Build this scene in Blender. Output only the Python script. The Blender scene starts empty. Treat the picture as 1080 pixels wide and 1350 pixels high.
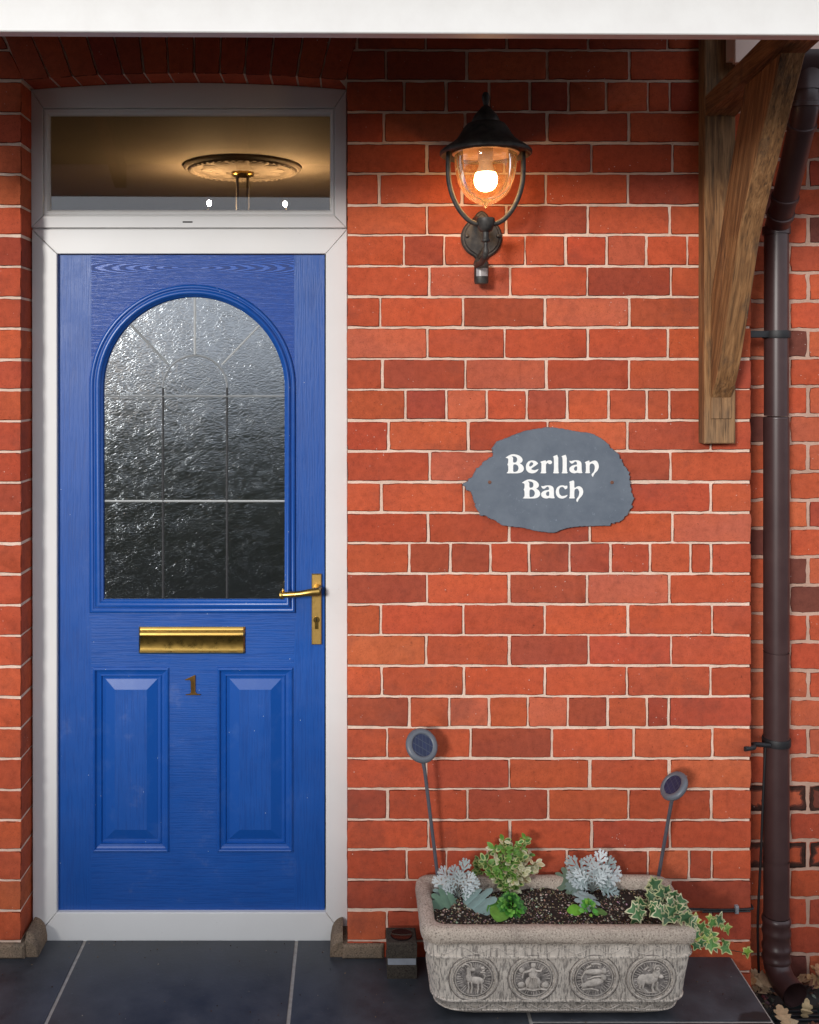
import bpy, math, random
from math import sin, cos, pi, radians as rad, atan2, sqrt, hypot
from mathutils import Vector, Matrix, noise as mn
from mathutils.geometry import tessellate_polygon
R = random.Random(7)
scene = bpy.context.scene
COL = scene.collection

# ------------------------------------------------------------------ camera
D = 2.9            # camera distance from the brick face (metres)
K = 0.00215        # metres per photo pixel on the brick face
EYE = 1.655
VX, VY = 466.0, 492.0
cd = bpy.data.cameras.new("camera"); cam = bpy.data.objects.new("camera", cd); COL.objects.link(cam)
cam.location = (0, -D, EYE); cam.rotation_euler = (rad(90), 0, 0)
cd.sensor_fit = 'AUTO'; cd.sensor_width = 36
cd.lens = 36 * (D / K) / 1350.0
cd.shift_x = (540 - VX) / 1350.0; cd.shift_y = -(675 - VY) / 1350.0
cd.clip_start = 0.05; cd.clip_end = 500
scene.camera = cam

# ------------------------------------------------------------------ sky, sun, exposure
SUN_EL, SUN_AZ = 11.8, 26.0     # elevation, degrees to the left of straight ahead
w = bpy.data.worlds.new("World"); scene.world = w; w.use_nodes = True
nt = w.node_tree; nt.nodes.clear()
def wn(t, **k):
    n = nt.nodes.new(t)
    for a, b in k.items(): setattr(n, a, b)
    return n
sky = wn('ShaderNodeTexSky', sky_type='NISHITA', sun_disc=False)
sky.sun_elevation = rad(SUN_EL); sky.sun_rotation = rad(180 + SUN_AZ); sky.dust_density = 2.0; sky.air_density = 1.0
tc = wn('ShaderNodeTexCoord'); mp = wn('ShaderNodeMapping'); mp.inputs['Scale'].default_value = (1, 1, 2.6)
cn = wn('ShaderNodeTexNoise'); cn.inputs['Scale'].default_value = 2.2; cn.inputs['Detail'].default_value = 7; cn.inputs['Roughness'].default_value = .6
cr = wn('ShaderNodeValToRGB'); cr.color_ramp.elements[0].position = .14; cr.color_ramp.elements[1].position = .40
mx = wn('ShaderNodeMixRGB'); mx.inputs['Color2'].default_value = (10.0, 10.6, 11.8, 1)
bg = wn('ShaderNodeBackground'); bg.inputs['Strength'].default_value = 0.1
wo = wn('ShaderNodeOutputWorld')
L = nt.links.new
L(tc.outputs['Generated'], mp.inputs['Vector']); L(mp.outputs[0], cn.inputs['Vector']); L(cn.outputs['Fac'], cr.inputs[0])
L(cr.outputs[0], mx.inputs[0]); L(sky.outputs[0], mx.inputs['Color1']); L(mx.outputs[0], bg.inputs[0]); L(bg.outputs[0], wo.inputs[0])
sd = bpy.data.lights.new("sun", 'SUN'); sun = bpy.data.objects.new("sun", sd); COL.objects.link(sun)
sd.energy = 2.6; sd.angle = rad(10); sd.color = (1, .965, .92)
sdir = Vector((sin(rad(SUN_AZ)) * cos(rad(SUN_EL)), cos(rad(SUN_AZ)) * cos(rad(SUN_EL)), -sin(rad(SUN_EL))))
sun.rotation_euler = sdir.to_track_quat('-Z', 'Y').to_euler()
scene.view_settings.view_transform = 'Standard'; scene.view_settings.look = 'None'
scene.view_settings.exposure = 0.0; scene.view_settings.gamma = 1

# ------------------------------------------------------------------ helpers
def W(px, py, d=0.0):
    """world point at photo pixel (px,py), d metres in front of the brick face"""
    f = K * (D - d) / D
    return Vector(((px - VX) * f, -d, EYE - (py - VY) * f))
def S(d): return K * (D - d) / D
WL = {}
def tag(o, label=None, cat=None, group=None, kind=None):
    if label: o['label'] = label
    if cat: o['category'] = cat
    if group: o['group'] = group
    if kind: o['kind'] = kind
    return o
def thing(name, loc, label, cat, group=None):
    o = bpy.data.objects.new(name, None); COL.objects.link(o); o.location = loc; o.empty_display_size = .05
    WL[o.name] = Vector(loc)
    return tag(o, label, cat, group)
class MB:
    def __init__(s): s.v = []; s.f = []; s.m = []; s.c = []; s.cur = (1, 1, 1); s.mi = 0
    def V(s, p): s.v.append(tuple(p)); return len(s.v) - 1
    def F(s, ids, mi=None, col=None):
        s.f.append(tuple(ids)); s.m.append(s.mi if mi is None else mi); s.c.append(col or s.cur)
    def ring(s, pts): return [s.V(p) for p in pts]
    def bridge(s, a, b, closed=True):
        n = len(a)
        for i in range(n if closed else n - 1):
            j = (i + 1) % n; s.F((a[i], a[j], b[j], b[i]))
    def box(s, x0, x1, y0, y1, z0, z1, bv=0.0):
        if bv <= 0:
            p = [s.V((x, y, z)) for x in (x0, x1) for y in (y0, y1) for z in (z0, z1)]
            for q in ((0,1,3,2),(4,6,7,5),(0,4,5,1),(2,3,7,6),(0,2,6,4),(1,5,7,3)): s.F([p[i] for i in q])
        else:
            s.prism([(x0,z0),(x1,z0),(x1,z1),(x0,z1)], y0, y1, bv)
    def prism(s, poly, yf, yb, bv=0.0, back=True, fz=None):
        """poly = (x,z) outline, front face at yf (towards camera = smaller y), chamfered by bv"""
        fz = fz or (lambda x, z: 0.0)
        pin = inset(poly, bv) if bv else poly
        n = len(poly); ar = area(poly)
        if ar < 0: poly = poly[::-1]; pin = pin[::-1]
        a = s.ring([(x, yb, z) for x, z in poly]); b = s.ring([(x, yf + bv + fz(x, z), z) for x, z in poly])
        s.bridge(a, b)
        c = b
        if bv: c = s.ring([(x, yf + fz(x, z), z) for x, z in pin]); s.bridge(b, c)
        if n > 4:
            for t in tessellate_polygon([[Vector((x, z, 0)) for x, z in pin]]): s.F([c[i] for i in t])
        else: s.F(c)
        if back:
            if n > 4:
                for t in tessellate_polygon([[Vector((x, z, 0)) for x, z in poly]]): s.F([a[i] for i in t][::-1])
            else: s.F(a[::-1])
    def tube(s, pts, r, n=10, caps=True, sx=1.0, ref=None):
        pts = [Vector(p) for p in pts]; m = len(pts)
        rs = r if isinstance(r, (list, tuple)) else [r] * m
        prev = None; up = ref
        for i, p in enumerate(pts):
            t = (pts[min(i + 1, m - 1)] - pts[max(i - 1, 0)]).normalized()
            if up is None: up = Vector((0, 0, 1)) if abs(t.z) < .9 else Vector((0, 1, 0))
            a = t.cross(up).normalized(); b = a.cross(t).normalized(); up = b
            rg = s.ring([p + a * (cos(2*pi*k/n) * rs[i] * sx) + b * (sin(2*pi*k/n) * rs[i]) for k in range(n)])
            if prev: s.bridge(prev, rg)
            elif caps: s.F(rg[::-1])
            prev = rg
        if caps: s.F(prev)
    def lathe(s, c, prof, n=40, axis=Vector((0, 0, 1))):
        """prof (r, h) along axis from c"""
        q = Vector((0, 0, 1)).rotation_difference(axis); prev = None
        for r, h in prof:
            rg = s.ring([Vector(c) + q @ Vector((max(r, 1e-4) * cos(2*pi*k/n), max(r, 1e-4) * sin(2*pi*k/n), h)) for k in range(n)])
            if prev: s.bridge(prev, rg)
            prev = rg
    def blob(s, c, rx, ry, rz, rot=0.0, n=10, m=6):
        c = Vector(c); rings = []
        for i in range(1, m):
            th = pi * i / m
            pts = []
            for k in range(n):
                a = 2 * pi * k / n
                x, y, z = rx * sin(th) * cos(a), ry * sin(th) * sin(a), rz * cos(th)
                pts.append(c + Vector((x * cos(rot) - z * sin(rot), y, x * sin(rot) + z * cos(rot))))
            rings.append(s.ring(pts))
        t = s.V(c + Vector((-rz * sin(rot), 0, rz * cos(rot)))); b = s.V(c - Vector((-rz * sin(rot), 0, rz * cos(rot))))
        for i in range(len(rings) - 1): s.bridge(rings[i], rings[i + 1])
        for k in range(n):
            s.F((t, rings[0][(k+1) % n], rings[0][k])[::-1]); s.F((b, rings[-1][k], rings[-1][(k+1) % n])[::-1])
    def polyface(s, outer, holes, y, mi=None):
        """flat face in the xz plane facing -y with holes"""
        loops = [[Vector((x, z, 0)) for x, z in outer]] + [[Vector((x, z, 0)) for x, z in h] for h in holes]
        flat = [p for l in loops for p in l]; base = len(s.v)
        for p in flat: s.V((p.x, y, p.y))
        for t in tessellate_polygon(loops):
            a, b, c = (flat[i] for i in t)
            cr_ = (b.x - a.x) * (c.y - a.y) - (b.y - a.y) * (c.x - a.x)
            s.F([base + i for i in (t if cr_ > 0 else t[::-1])], mi)
    def build(s, name, mats, parent=None, smooth=35, fixn=False):
        o0 = WL[parent.name] if parent is not None else Vector((0, 0, 0))
        me = bpy.data.meshes.new(name)
        me.from_pydata([(x - o0.x, y - o0.y, z - o0.z) for x, y, z in s.v], [], s.f)
        if not isinstance(mats, (list, tuple)): mats = [mats]
        for m_ in mats: me.materials.append(m_)
        me.polygons.foreach_set('material_index', s.m)
        ca = me.color_attributes.new('Col', 'FLOAT_COLOR', 'CORNER'); buf = []
        for p, c in zip(me.polygons, s.c): buf += [c[0], c[1], c[2], 1.0] * p.loop_total
        ca.data.foreach_set('color', buf)
        if fixn:
            import bmesh
            bm = bmesh.new(); bm.from_mesh(me); bmesh.ops.recalc_face_normals(bm, faces=bm.faces); bm.to_mesh(me); bm.free()
        if smooth:
            me.shade_smooth()
            if smooth < 180: me.set_sharp_from_angle(angle=rad(smooth))
        me.update()
        o = bpy.data.objects.new(name, me); COL.objects.link(o)
        if parent is not None: o.parent = parent
        WL[o.name] = o0
        return o
def area(p): return .5 * sum(p[i][0] * p[(i+1) % len(p)][1] - p[(i+1) % len(p)][0] * p[i][1] for i in range(len(p)))
def inset(poly, d):
    n = len(poly); sg = 1 if area(poly) > 0 else -1; out = []
    for i in range(n):
        x0, y0 = poly[i - 1]; x1, y1 = poly[i]; x2, y2 = poly[(i + 1) % n]
        ax, ay = x1 - x0, y1 - y0; bx, by = x2 - x1, y2 - y1
        la = hypot(ax, ay) or 1e-9; lb = hypot(bx, by) or 1e-9
        nx, ny = (-ay / la - by / lb), (ax / la + bx / lb)
        ln = hypot(nx, ny) or 1e-9
        c = max(.35, ((-ay / la) * nx / ln + (ax / la) * ny / ln))
        out.append((x1 + sg * nx / ln * d / c, y1 + sg * ny / ln * d / c))
    return out
def smooth_poly(p, it=1):
    for _ in range(it):
        q = []
        for i in range(len(p)):
            a, b = p[i], p[(i + 1) % len(p)]
            q.append((a[0] * .8 + b[0] * .2, a[1] * .8 + b[1] * .2)); q.append((a[0] * .2 + b[0] * .8, a[1] * .2 + b[1] * .8))
        p = q
    return p
def catmull(pts, n=6):
    pts = [Vector(p) for p in pts]; P = [pts[0] * 2 - pts[1]] + pts + [pts[-1] * 2 - pts[-2]]; out = []
    for i in range(1, len(P) - 2):
        a, b, c, d = P[i-1:i+3]
        for k in range(n):
            t = k / n
            out.append(.5 * ((2*b) + (c-a)*t + (2*a-5*b+4*c-d)*t*t + (3*b-a-3*c+d)*t**3))
    out.append(pts[-1]); return out

# ------------------------------------------------------------------ materials
class NT:
    def __init__(s, name):
        s.m = bpy.data.materials.new(name); s.m.use_nodes = True; s.t = s.m.node_tree; s.t.nodes.clear()
        s.out = s.t.nodes.new('ShaderNodeOutputMaterial')
    def n(s, t, ins=None, **k):
        nd = s.t.nodes.new(t)
        for a, b in k.items(): setattr(nd, a, b)
        for a, b in (ins or {}).items():
            if hasattr(b, 'is_linked') or isinstance(b, bpy.types.NodeSocket): s.t.links.new(b, nd.inputs[a])
            else:
                if isinstance(b, tuple) and len(b) == 3 and nd.inputs[a].type == 'RGBA': b = (*b, 1)
                nd.inputs[a].default_value = b
        return nd
    def co(s, scale=(1, 1, 1), rot=(0, 0, 0), loc=(0, 0, 0)):
        t = s.n('ShaderNodeTexCoord')
        return s.n('ShaderNodeMapping', {'Vector': t.outputs['Object'], 'Scale': scale, 'Rotation': rot, 'Location': loc}).outputs[0]
    def noise(s, scale, detail=4, rough=.55, vec=None, dist=0, typ='FBM'):
        nd = s.n('ShaderNodeTexNoise', {'Scale': scale, 'Detail': detail, 'Roughness': rough, 'Distortion': dist, 'Vector': vec or s.co()})
        return nd.outputs['Fac']
    def ramp(s, fac, stops):
        nd = s.n('ShaderNodeValToRGB', {'Fac': fac}); e = nd.color_ramp.elements
        while len(e) < len(stops): e.new(.5)
        for q, (p, c) in zip(e, stops):
            q.position = p; q.color = (*c, 1) if isinstance(c, tuple) else (c, c, c, 1)
        return nd.outputs[0]
    def mix(s, fac, a, b, mode='MIX'):
        return s.n('ShaderNodeMixRGB', {'Fac': fac, 'Color1': a, 'Color2': b}, blend_type=mode).outputs[0]
    def math(s, op, a, b=0.0):
        return s.n('ShaderNodeMath', {0: a, 1: b}, operation=op).outputs[0]
    def bump(s, h, strength=.3, dist=.002, normal=None):
        i = {'Height': h, 'Strength': strength, 'Distance': dist}
        if normal: i['Normal'] = normal
        return s.n('ShaderNodeBump', i).outputs[0]
    def pbr(s, color, rough=.6, normal=None, **k):
        i = {'Base Color': color, 'Roughness': rough}
        if normal: i['Normal'] = normal
        i.update({a.replace('_', ' '): b for a, b in k.items()})
        p = s.n('ShaderNodeBsdfPrincipled', i); s.t.links.new(p.outputs[0], s.out.inputs[0]); return s.m
    def surf(s, sh): s.t.links.new(sh, s.out.inputs[0]); return s.m
    def col(s): return s.n('ShaderNodeVertexColor', layer_name='Col').outputs[0]

def m_brick():
    t = NT('red brick'); c = t.col()
    hue = t.noise(5.5, 4, .6, vec=t.co(loc=(7, 7, 7), scale=(.8, 1, 2)))
    c = t.mix(t.ramp(hue, [(.42, 0), (.66, .55)]), c, t.mix(1, c, (.80, .88, 1.12), 'MULTIPLY'))
    big = t.noise(7, 3, .6); mid = t.noise(46, 7, .72); fine = t.noise(330, 3, .65)
    c = t.mix(t.ramp(big, [(.3, 0), (.75, .5)]), c, (.86, .70, .70), 'MULTIPLY')
    c = t.mix(1, c, t.ramp(mid, [(.28, .76), (.5, 1.03), (.75, 1.24)]), 'MULTIPLY')
    c = t.mix(t.ramp(fine, [(.58, 0), (.72, .7)]), c, (.12, .035, .022))
    c = t.mix(t.ramp(fine, [(.28, .2), (.38, 0)]), c, (.60, .17, .09))
    soot = t.noise(3.1, 6, .7, vec=t.co(loc=(3, 1, 7)))
    c = t.mix(t.ramp(soot, [(.55, 0), (.74, .6)]), c, (.14, .048, .036))
    pit = t.noise(95, 4, .7, vec=t.co(loc=(1, 8, 3)))
    c = t.mix(t.ramp(pit, [(.66, 0), (.72, .75)]), c, (.09, .03, .02))
    streak = t.noise(26, 4, .7, vec=t.co(scale=(2.4, 1, .22), loc=(2, 2, 2)))
    c = t.mix(t.ramp(streak, [(.62, 0), (.78, .35)]), c, (.15, .05, .035))
    lime = t.noise(20, 6, .75, vec=t.co(scale=(1.8, 1.8, .5), loc=(9, 2, 1)))
    c = t.mix(t.ramp(lime, [(.68, 0), (.80, .38)]), c, (.64, .40, .33))
    vo = t.n('ShaderNodeTexVoronoi', {'Vector': t.co(), 'Scale': 55.0}); sp = t.math('LESS_THAN', vo.outputs['Distance'], .075)
    c = t.mix(t.math('MULTIPLY', t.math('MULTIPLY', sp, t.ramp(t.noise(7, 4, .7, vec=t.co(loc=(5, 3, 3))), [(.50, 0), (.60, 1)])), .7), c, (.70, .60, .54))
    h = t.math('ADD', t.math('MULTIPLY', mid, .7), t.math('MULTIPLY', fine, .3))
    h = t.math('SUBTRACT', h, t.ramp(pit, [(.64, 0), (.72, .8)]))
    return t.pbr(c, .82, t.bump(h, .6, .0020), Specular_IOR_Level=.12)
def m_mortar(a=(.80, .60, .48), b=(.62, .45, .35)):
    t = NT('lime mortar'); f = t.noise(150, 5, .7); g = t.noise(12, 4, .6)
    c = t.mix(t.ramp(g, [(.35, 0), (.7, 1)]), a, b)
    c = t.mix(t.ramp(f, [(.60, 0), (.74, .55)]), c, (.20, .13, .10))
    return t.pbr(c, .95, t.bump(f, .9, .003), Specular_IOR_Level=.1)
def m_upvc():
    t = NT('white upvc'); g = t.noise(5, 4, .6); f = t.noise(70, 4, .7)
    c = t.mix(t.ramp(g, [(.4, 0), (.75, .45)]), (.72, .71, .695), (.65, .635, .615))
    sp = t.ramp(f, [(.70, 0), (.76, .5)])
    c = t.mix(sp, c, (.30, .25, .20))
    return t.pbr(c, .38, t.bump(g, .05, .002))
def m_paint(vertical, figure=None):
    t = NT('blue woodgrain paint'); v = t.co(scale=(60, 60, 2.2) if vertical else (2.2, 60, 60))
    g1 = t.noise(4.0, 5, .6, vec=v, dist=.35); g2 = t.noise(13.0, 4, .6, vec=v)
    h = t.math('ADD', t.math('MULTIPLY', t.ramp(g1, [(.42, 0), (.56, 1)]), .7), t.math('MULTIPLY', g2, .3))
    if figure:
        fx, fz = figure
        v2 = t.co(scale=(1.35, 0, 17), loc=(-fx * 1.35, 0, -fz * 17))
        wv = t.n('ShaderNodeTexWave', {'Vector': v2, 'Scale': 5.2, 'Distortion': 3.2, 'Detail': 3.0, 'Detail Scale': 1.6, 'Detail Roughness': .7}, wave_type='RINGS', rings_direction='SPHERICAL').outputs['Fac']
        ring = t.ramp(wv, [(.40, 0), (.58, 1)])
        h = t.math('ADD', t.math('MULTIPLY', ring, .75), t.math('MULTIPLY', h, .3))
    big = t.noise(3.2, 4, .6); dirt = t.noise(9, 6, .7, vec=t.co(loc=(4, 4, 4)))
    c = t.mix(t.ramp(big, [(.35, 0), (.7, 1)]), (.004, .066, .305), (.007, .080, .355))
    c = t.mix(t.ramp(h, [(.1, .35), (.5, 0)]), c, (.002, .036, .20))
    c = t.mix(t.ramp(dirt, [(.60, 0), (.85, .28)]), c, (.22, .26, .42))
    vo = t.n('ShaderNodeTexVoronoi', {'Vector': t.co(), 'Scale': 22.0}); sp = t.math('LESS_THAN', vo.outputs['Distance'], .022)
    c = t.mix(t.math('MULTIPLY', sp, .8), c, (.75, .78, .8))
    r = t.ramp(dirt, [(.3, .34), (.8, .52)])
    if figure:
        c = t.mix(t.math('MULTIPLY', ring, .75), (.016, .088, .42), (.001, .020, .13))  # top rail sheen and unreflecting grooves put into the ring colours
        r = t.ramp(ring, [(0, .28), (1, .6)])
    return t.pbr(c, r, t.bump(h, .55 if figure else .22, .0012), Coat_Weight=.05, Coat_Roughness=.2)
def m_paint_plain():
    t = NT('blue gloss paint'); dirt = t.noise(14, 5, .7)
    c = t.mix(t.ramp(dirt, [(.5, 0), (.85, .3)]), (.004, .070, .325), (.09, .17, .40))
    vo = t.n('ShaderNodeTexVoronoi', {'Vector': t.co(), 'Scale': 30.0}); sp = t.math('LESS_THAN', vo.outputs['Distance'], .03)
    c = t.mix(t.math('MULTIPLY', sp, .8), c, (.7, .75, .8))
    return t.pbr(c, .34, t.bump(t.noise(50, 3), .08, .001), Coat_Weight=.15, Coat_Roughness=.2)
def m_obscure():
    t = NT('textured obscure glass')
    wc = t.n('ShaderNodeTexNoise', {'Scale': 17.0, 'Detail': 2.0, 'Vector': t.co()}).outputs['Color']
    wc = t.n('ShaderNodeVectorMath', {0: wc, 'Scale': .034}, operation='SCALE').outputs[0]
    v = t.n('ShaderNodeVectorMath', {0: t.co(), 1: wc}, operation='ADD').outputs[0]
    def shards(scale, rot, st):
        vs = t.n('ShaderNodeMapping', {'Vector': v, 'Rotation': (0, rot, 0)}).outputs[0]
        vs = t.n('ShaderNodeMapping', {'Vector': vs, 'Scale': (1.0, .01, st)}).outputs[0]
        return t.n('ShaderNodeTexVoronoi', {'Vector': vs, 'Scale': scale}, feature='DISTANCE_TO_EDGE').outputs['Distance']
    s1 = t.ramp(shards(62, .35, 2.6), [(0, 1), (.10, .5), (.26, 0)])
    s2 = t.ramp(shards(88, -.6, 2.2), [(0, .9), (.20, 0)])
    h = t.math('ADD', s1, t.math('MULTIPLY', s2, t.ramp(t.noise(24, 3), [(.4, 0), (.6, 1)])))
    hh_ = t.math('ADD', h, t.math('MULTIPLY', t.noise(75, 2, .5, vec=v, dist=.8), .22)); nm = t.bump(hh_, .17, .00055); nm2 = t.bump(hh_, .36, .00055)
    fr = t.n('ShaderNodeFresnel', {'IOR': 3.6, 'Normal': nm}).outputs[0]
    g = t.n('ShaderNodeBsdfGlossy', {'Color': (.92, .96, 1.0), 'Roughness': .13, 'Normal': nm}).outputs[0]
    g2 = t.n('ShaderNodeBsdfGlossy', {'Color': (.80, .88, .95), 'Roughness': .16, 'Normal': nm2}).outputs[0]
    g = t.n('ShaderNodeMixShader', {0: .22, 1: g, 2: g2}).outputs[0]
    rf = t.n('ShaderNodeBsdfRefraction', {'Color': (.45, .47, .47), 'Roughness': .3, 'IOR': 1.3, 'Normal': nm}).outputs[0]
    return t.surf(t.n('ShaderNodeMixShader', {0: fr, 1: rf, 2: g}).outputs[0])
def m_clear(name, tint=(.9, .9, .9), ior=1.9, rough=.01, haze=0.0, haze_col=(.8, .8, .8)):
    t = NT(name)
    fr = t.n('ShaderNodeFresnel', {'IOR': ior}).outputs[0]
    g = t.n('ShaderNodeBsdfGlossy', {'Roughness': rough, 'Color': (1, 1, 1)}).outputs[0]
    tr = t.n('ShaderNodeBsdfTransparent', {'Color': tint}).outputs[0]
    s = t.n('ShaderNodeMixShader', {0: fr, 1: tr, 2: g}).outputs[0]
    if haze:
        f = t.ramp(t.noise(240, 3, .7), [(.45, haze * .10), (.75, haze * .55)])
        dsh = t.n('ShaderNodeBsdfTranslucent', {'Color': haze_col}).outputs[0]
        s = t.n('ShaderNodeMixShader', {0: f, 1: s, 2: dsh}).outputs[0]
    return t.surf(s)
def m_brass(name='brass', c1=(.72, .46, .13), c2=(.45, .27, .07), rough=.22):
    t = NT(name); f = t.noise(30, 6, .7); s = t.noise(220, 3, .6)
    c = t.mix(t.ramp(f, [(.35, 0), (.75, 1)]), c1, c2)
    return t.pbr(c, t.ramp(f, [(.3, rough), (.8, rough + .25)]), t.bump(s, .12, .0006), Metallic=1.0)
def m_metal(name, c, rough=.45, metallic=.6, bump=.15, c2=None):
    t = NT(name); f = t.noise(45, 5, .65)
    cc = t.mix(t.ramp(f, [(.35, 0), (.75, .8)]), c, c2 or tuple(x * 1.7 for x in c))
    return t.pbr(cc, rough, t.bump(f, bump, .001), Metallic=metallic)
def m_plain(name, c, rough=.6, c2=None, scale=30, bump=.1, **k):
    t = NT(name); f = t.noise(scale, 5, .65)
    cc = t.mix(t.ramp(f, [(.35, 0), (.7, 1)]), c, c2 or tuple(x * .8 for x in c))
    return t.pbr(cc, rough, t.bump(f, bump, .001), **k)
def m_emit(name, c, s):
    t = NT(name); return t.surf(t.n('ShaderNodeEmission', {'Color': c, 'Strength': s}).outputs[0])
def m_oak(axis, tilt=0, grey=.5):
    t = NT('weathered oak')
    sc = {'x': (2.5, 45, 45), 'y': (45, 2.5, 45), 'z': (45, 45, 2.5)}[axis]
    v = t.co(scale=sc)
    if tilt: v = t.n('ShaderNodeMapping', {'Vector': t.co(rot=(tilt, 0, 0)), 'Scale': sc}).outputs[0]
    g = t.noise(1.6, 7, .68, vec=v, dist=.8); f = t.noise(5.0, 4, .6, vec=v)
    big = t.noise(5, 4, .6, vec=t.co(scale=(1, 1, .45)))
    c = t.ramp(g, [(.30, (.075, .034, .014)), (.48, (.21, .095, .034)), (.62, (.33, .165, .065)), (.8, (.42, .25, .12))])
    c = t.mix(t.ramp(big, [(.40, 0), (.68, grey)]), c, (.28, .19, .11), 'MIX')
    c = t.mix(t.ramp(t.noise(6, 5, .7, vec=t.co(loc=(5, 5, 5), scale=(3, 3, .7))), [(.55, 0), (.72, .75)]), c, (.045, .035, .028))
    c = t.mix(t.ramp(f, [(.3, .75), (.5, 0)]), c, (.04, .02, .01))
    h = t.math('ADD', g, t.math('MULTIPLY', f, .6))
    return t.pbr(c, .72, t.bump(h, .75, .003), Specular_IOR_Level=.3)
def m_slate(name, a, b, rough=.5, scale=6, k=1.0, dark_patch=None):
    t = NT(name); g = t.noise(scale, 7, .68); f = t.noise(90, 5, .7)
    c = t.mix(t.ramp(g, [(.35, 0), (.72, 1)]), a, b)
    c = t.mix(t.ramp(f, [(.62, 0), (.78, .35)]), c, tuple(min(1, x * 3) for x in b))
    if dark_patch:
        dd = t.n('ShaderNodeVectorMath', {0: t.co(), 1: dark_patch}, operation='DISTANCE').outputs['Value']
        dd = t.math('ADD', dd, t.math('MULTIPLY', t.noise(30, 3), .02))
        c = t.mix(t.ramp(dd, [(.060, .9), (.066, 0)]), c, (.006, .006, .007))  # near-black round patch around the given point
    return t.pbr(c, t.ramp(g, [(.3, rough - .08), (.8, rough + .15)]), t.bump(t.math('ADD', g, t.math('MULTIPLY', f, .35)), .35 * k, .003))
def m_stone():
    t = NT('cast stone with dark wash')
    v = t.co(scale=(1, 1, .16)); st = t.noise(230, 4, .6, vec=v); g = t.noise(9, 5, .65); f = t.noise(300, 3, .7)
    c = t.mix(t.ramp(g, [(.35, 0), (.7, 1)]), (.78, .69, .59), (.60, .52, .44))
    c = t.mix(t.ramp(st, [(.51, 0), (.61, .70)]), c, (.15, .13, .115))
    c = t.mix(t.ramp(f, [(.58, 0), (.70, .5)]), c, (.12, .10, .09))
    return t.pbr(c, .92, t.bump(t.math('ADD', t.ramp(st, [(.46, 1), (.6, 0)]), t.math('MULTIPLY', f, .4)), .8, .002), Specular_IOR_Level=.15)
def m_stone_rim(name='granular stone rim', a=(.58, .48, .39), b=(.38, .31, .255)):
    t = NT(name); g = t.noise(11, 5, .65); f = t.noise(240, 4, .75)
    c = t.mix(t.ramp(g, [(.35, 0), (.7, 1)]), a, b)
    c = t.mix(t.ramp(f, [(.52, 0), (.64, .8)]), c, tuple(v * .28 for v in b))
    c = t.mix(t.ramp(f, [(.34, .6), (.45, 0)]), c, tuple(min(.8, v * 1.5) for v in a))
    return t.pbr(c, .95, t.bump(f, 1.0, .003), Specular_IOR_Level=.1)
def m_raised():
    t = NT('worn raised stone'); g = t.noise(60, 5, .7); f = t.noise(300, 3, .7)
    c = t.mix(t.ramp(g, [(.38, 0), (.62, 1)]), (.68, .60, .52), (.42, .37, .32))
    c = t.mix(t.ramp(f, [(.58, 0), (.72, .4)]), c, (.15, .13, .115))
    return t.pbr(c, .92, t.bump(f, .6, .001), Specular_IOR_Level=.15)
def m_relief():
    t = NT('relief with dark wash and groove shade'); g = t.noise(55, 5, .7); f = t.noise(300, 3, .7)
    c = t.mix(t.ramp(g, [(.36, 0), (.58, .9)]), (.40, .355, .32), (.095, .082, .075))
    c = t.mix(t.ramp(f, [(.56, 0), (.70, .6)]), c, (.09, .08, .07))
    return t.pbr(c, .92, t.bump(g, .8, .002), Specular_IOR_Level=.15)
def m_leaf(name, rough=.5, var=.25, bumps=.25):
    t = NT(name); c = t.col(); f = t.noise(60, 4, .6)
    c = t.mix(1, c, t.ramp(f, [(.3, 1 - var), (.7, 1 + var)]), 'MULTIPLY')
    p = t.n('ShaderNodeBsdfPrincipled', {'Base Color': c, 'Roughness': rough, 'Normal': t.bump(f, bumps, .001)})
    tl = t.n('ShaderNodeBsdfTranslucent', {'Color': c})
    return t.surf(t.n('ShaderNodeMixShader', {0: .18, 1: p.outputs[0], 2: tl.outputs[0]}).outputs[0])
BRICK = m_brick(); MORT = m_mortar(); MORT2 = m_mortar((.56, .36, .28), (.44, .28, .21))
UPVC = m_upvc(); BLV = m_paint(True); BLH = m_paint(False); BLF = m_paint(False, (0.0, 1.655 + (VY - 353) * S(-.102)))
BLP = m_paint_plain(); OBS = m_obscure(); BRASS = m_brass(); BRASS_D = m_brass('aged brass', (.34, .22, .06), (.24, .15, .04), .2)
BLACK = m_metal('black powder coat', (.016, .015, .015), .52, .2, .3, (.10, .088, .076))
BROWN = m_plain('brown plastic', (.045, .022, .022), .36, (.060, .032, .031), 12, .06)
RUBBER = m_plain('black rubber', (.012, .012, .014), .55)
DARK = m_plain('dark cavity', (.004, .004, .004), .9)

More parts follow.
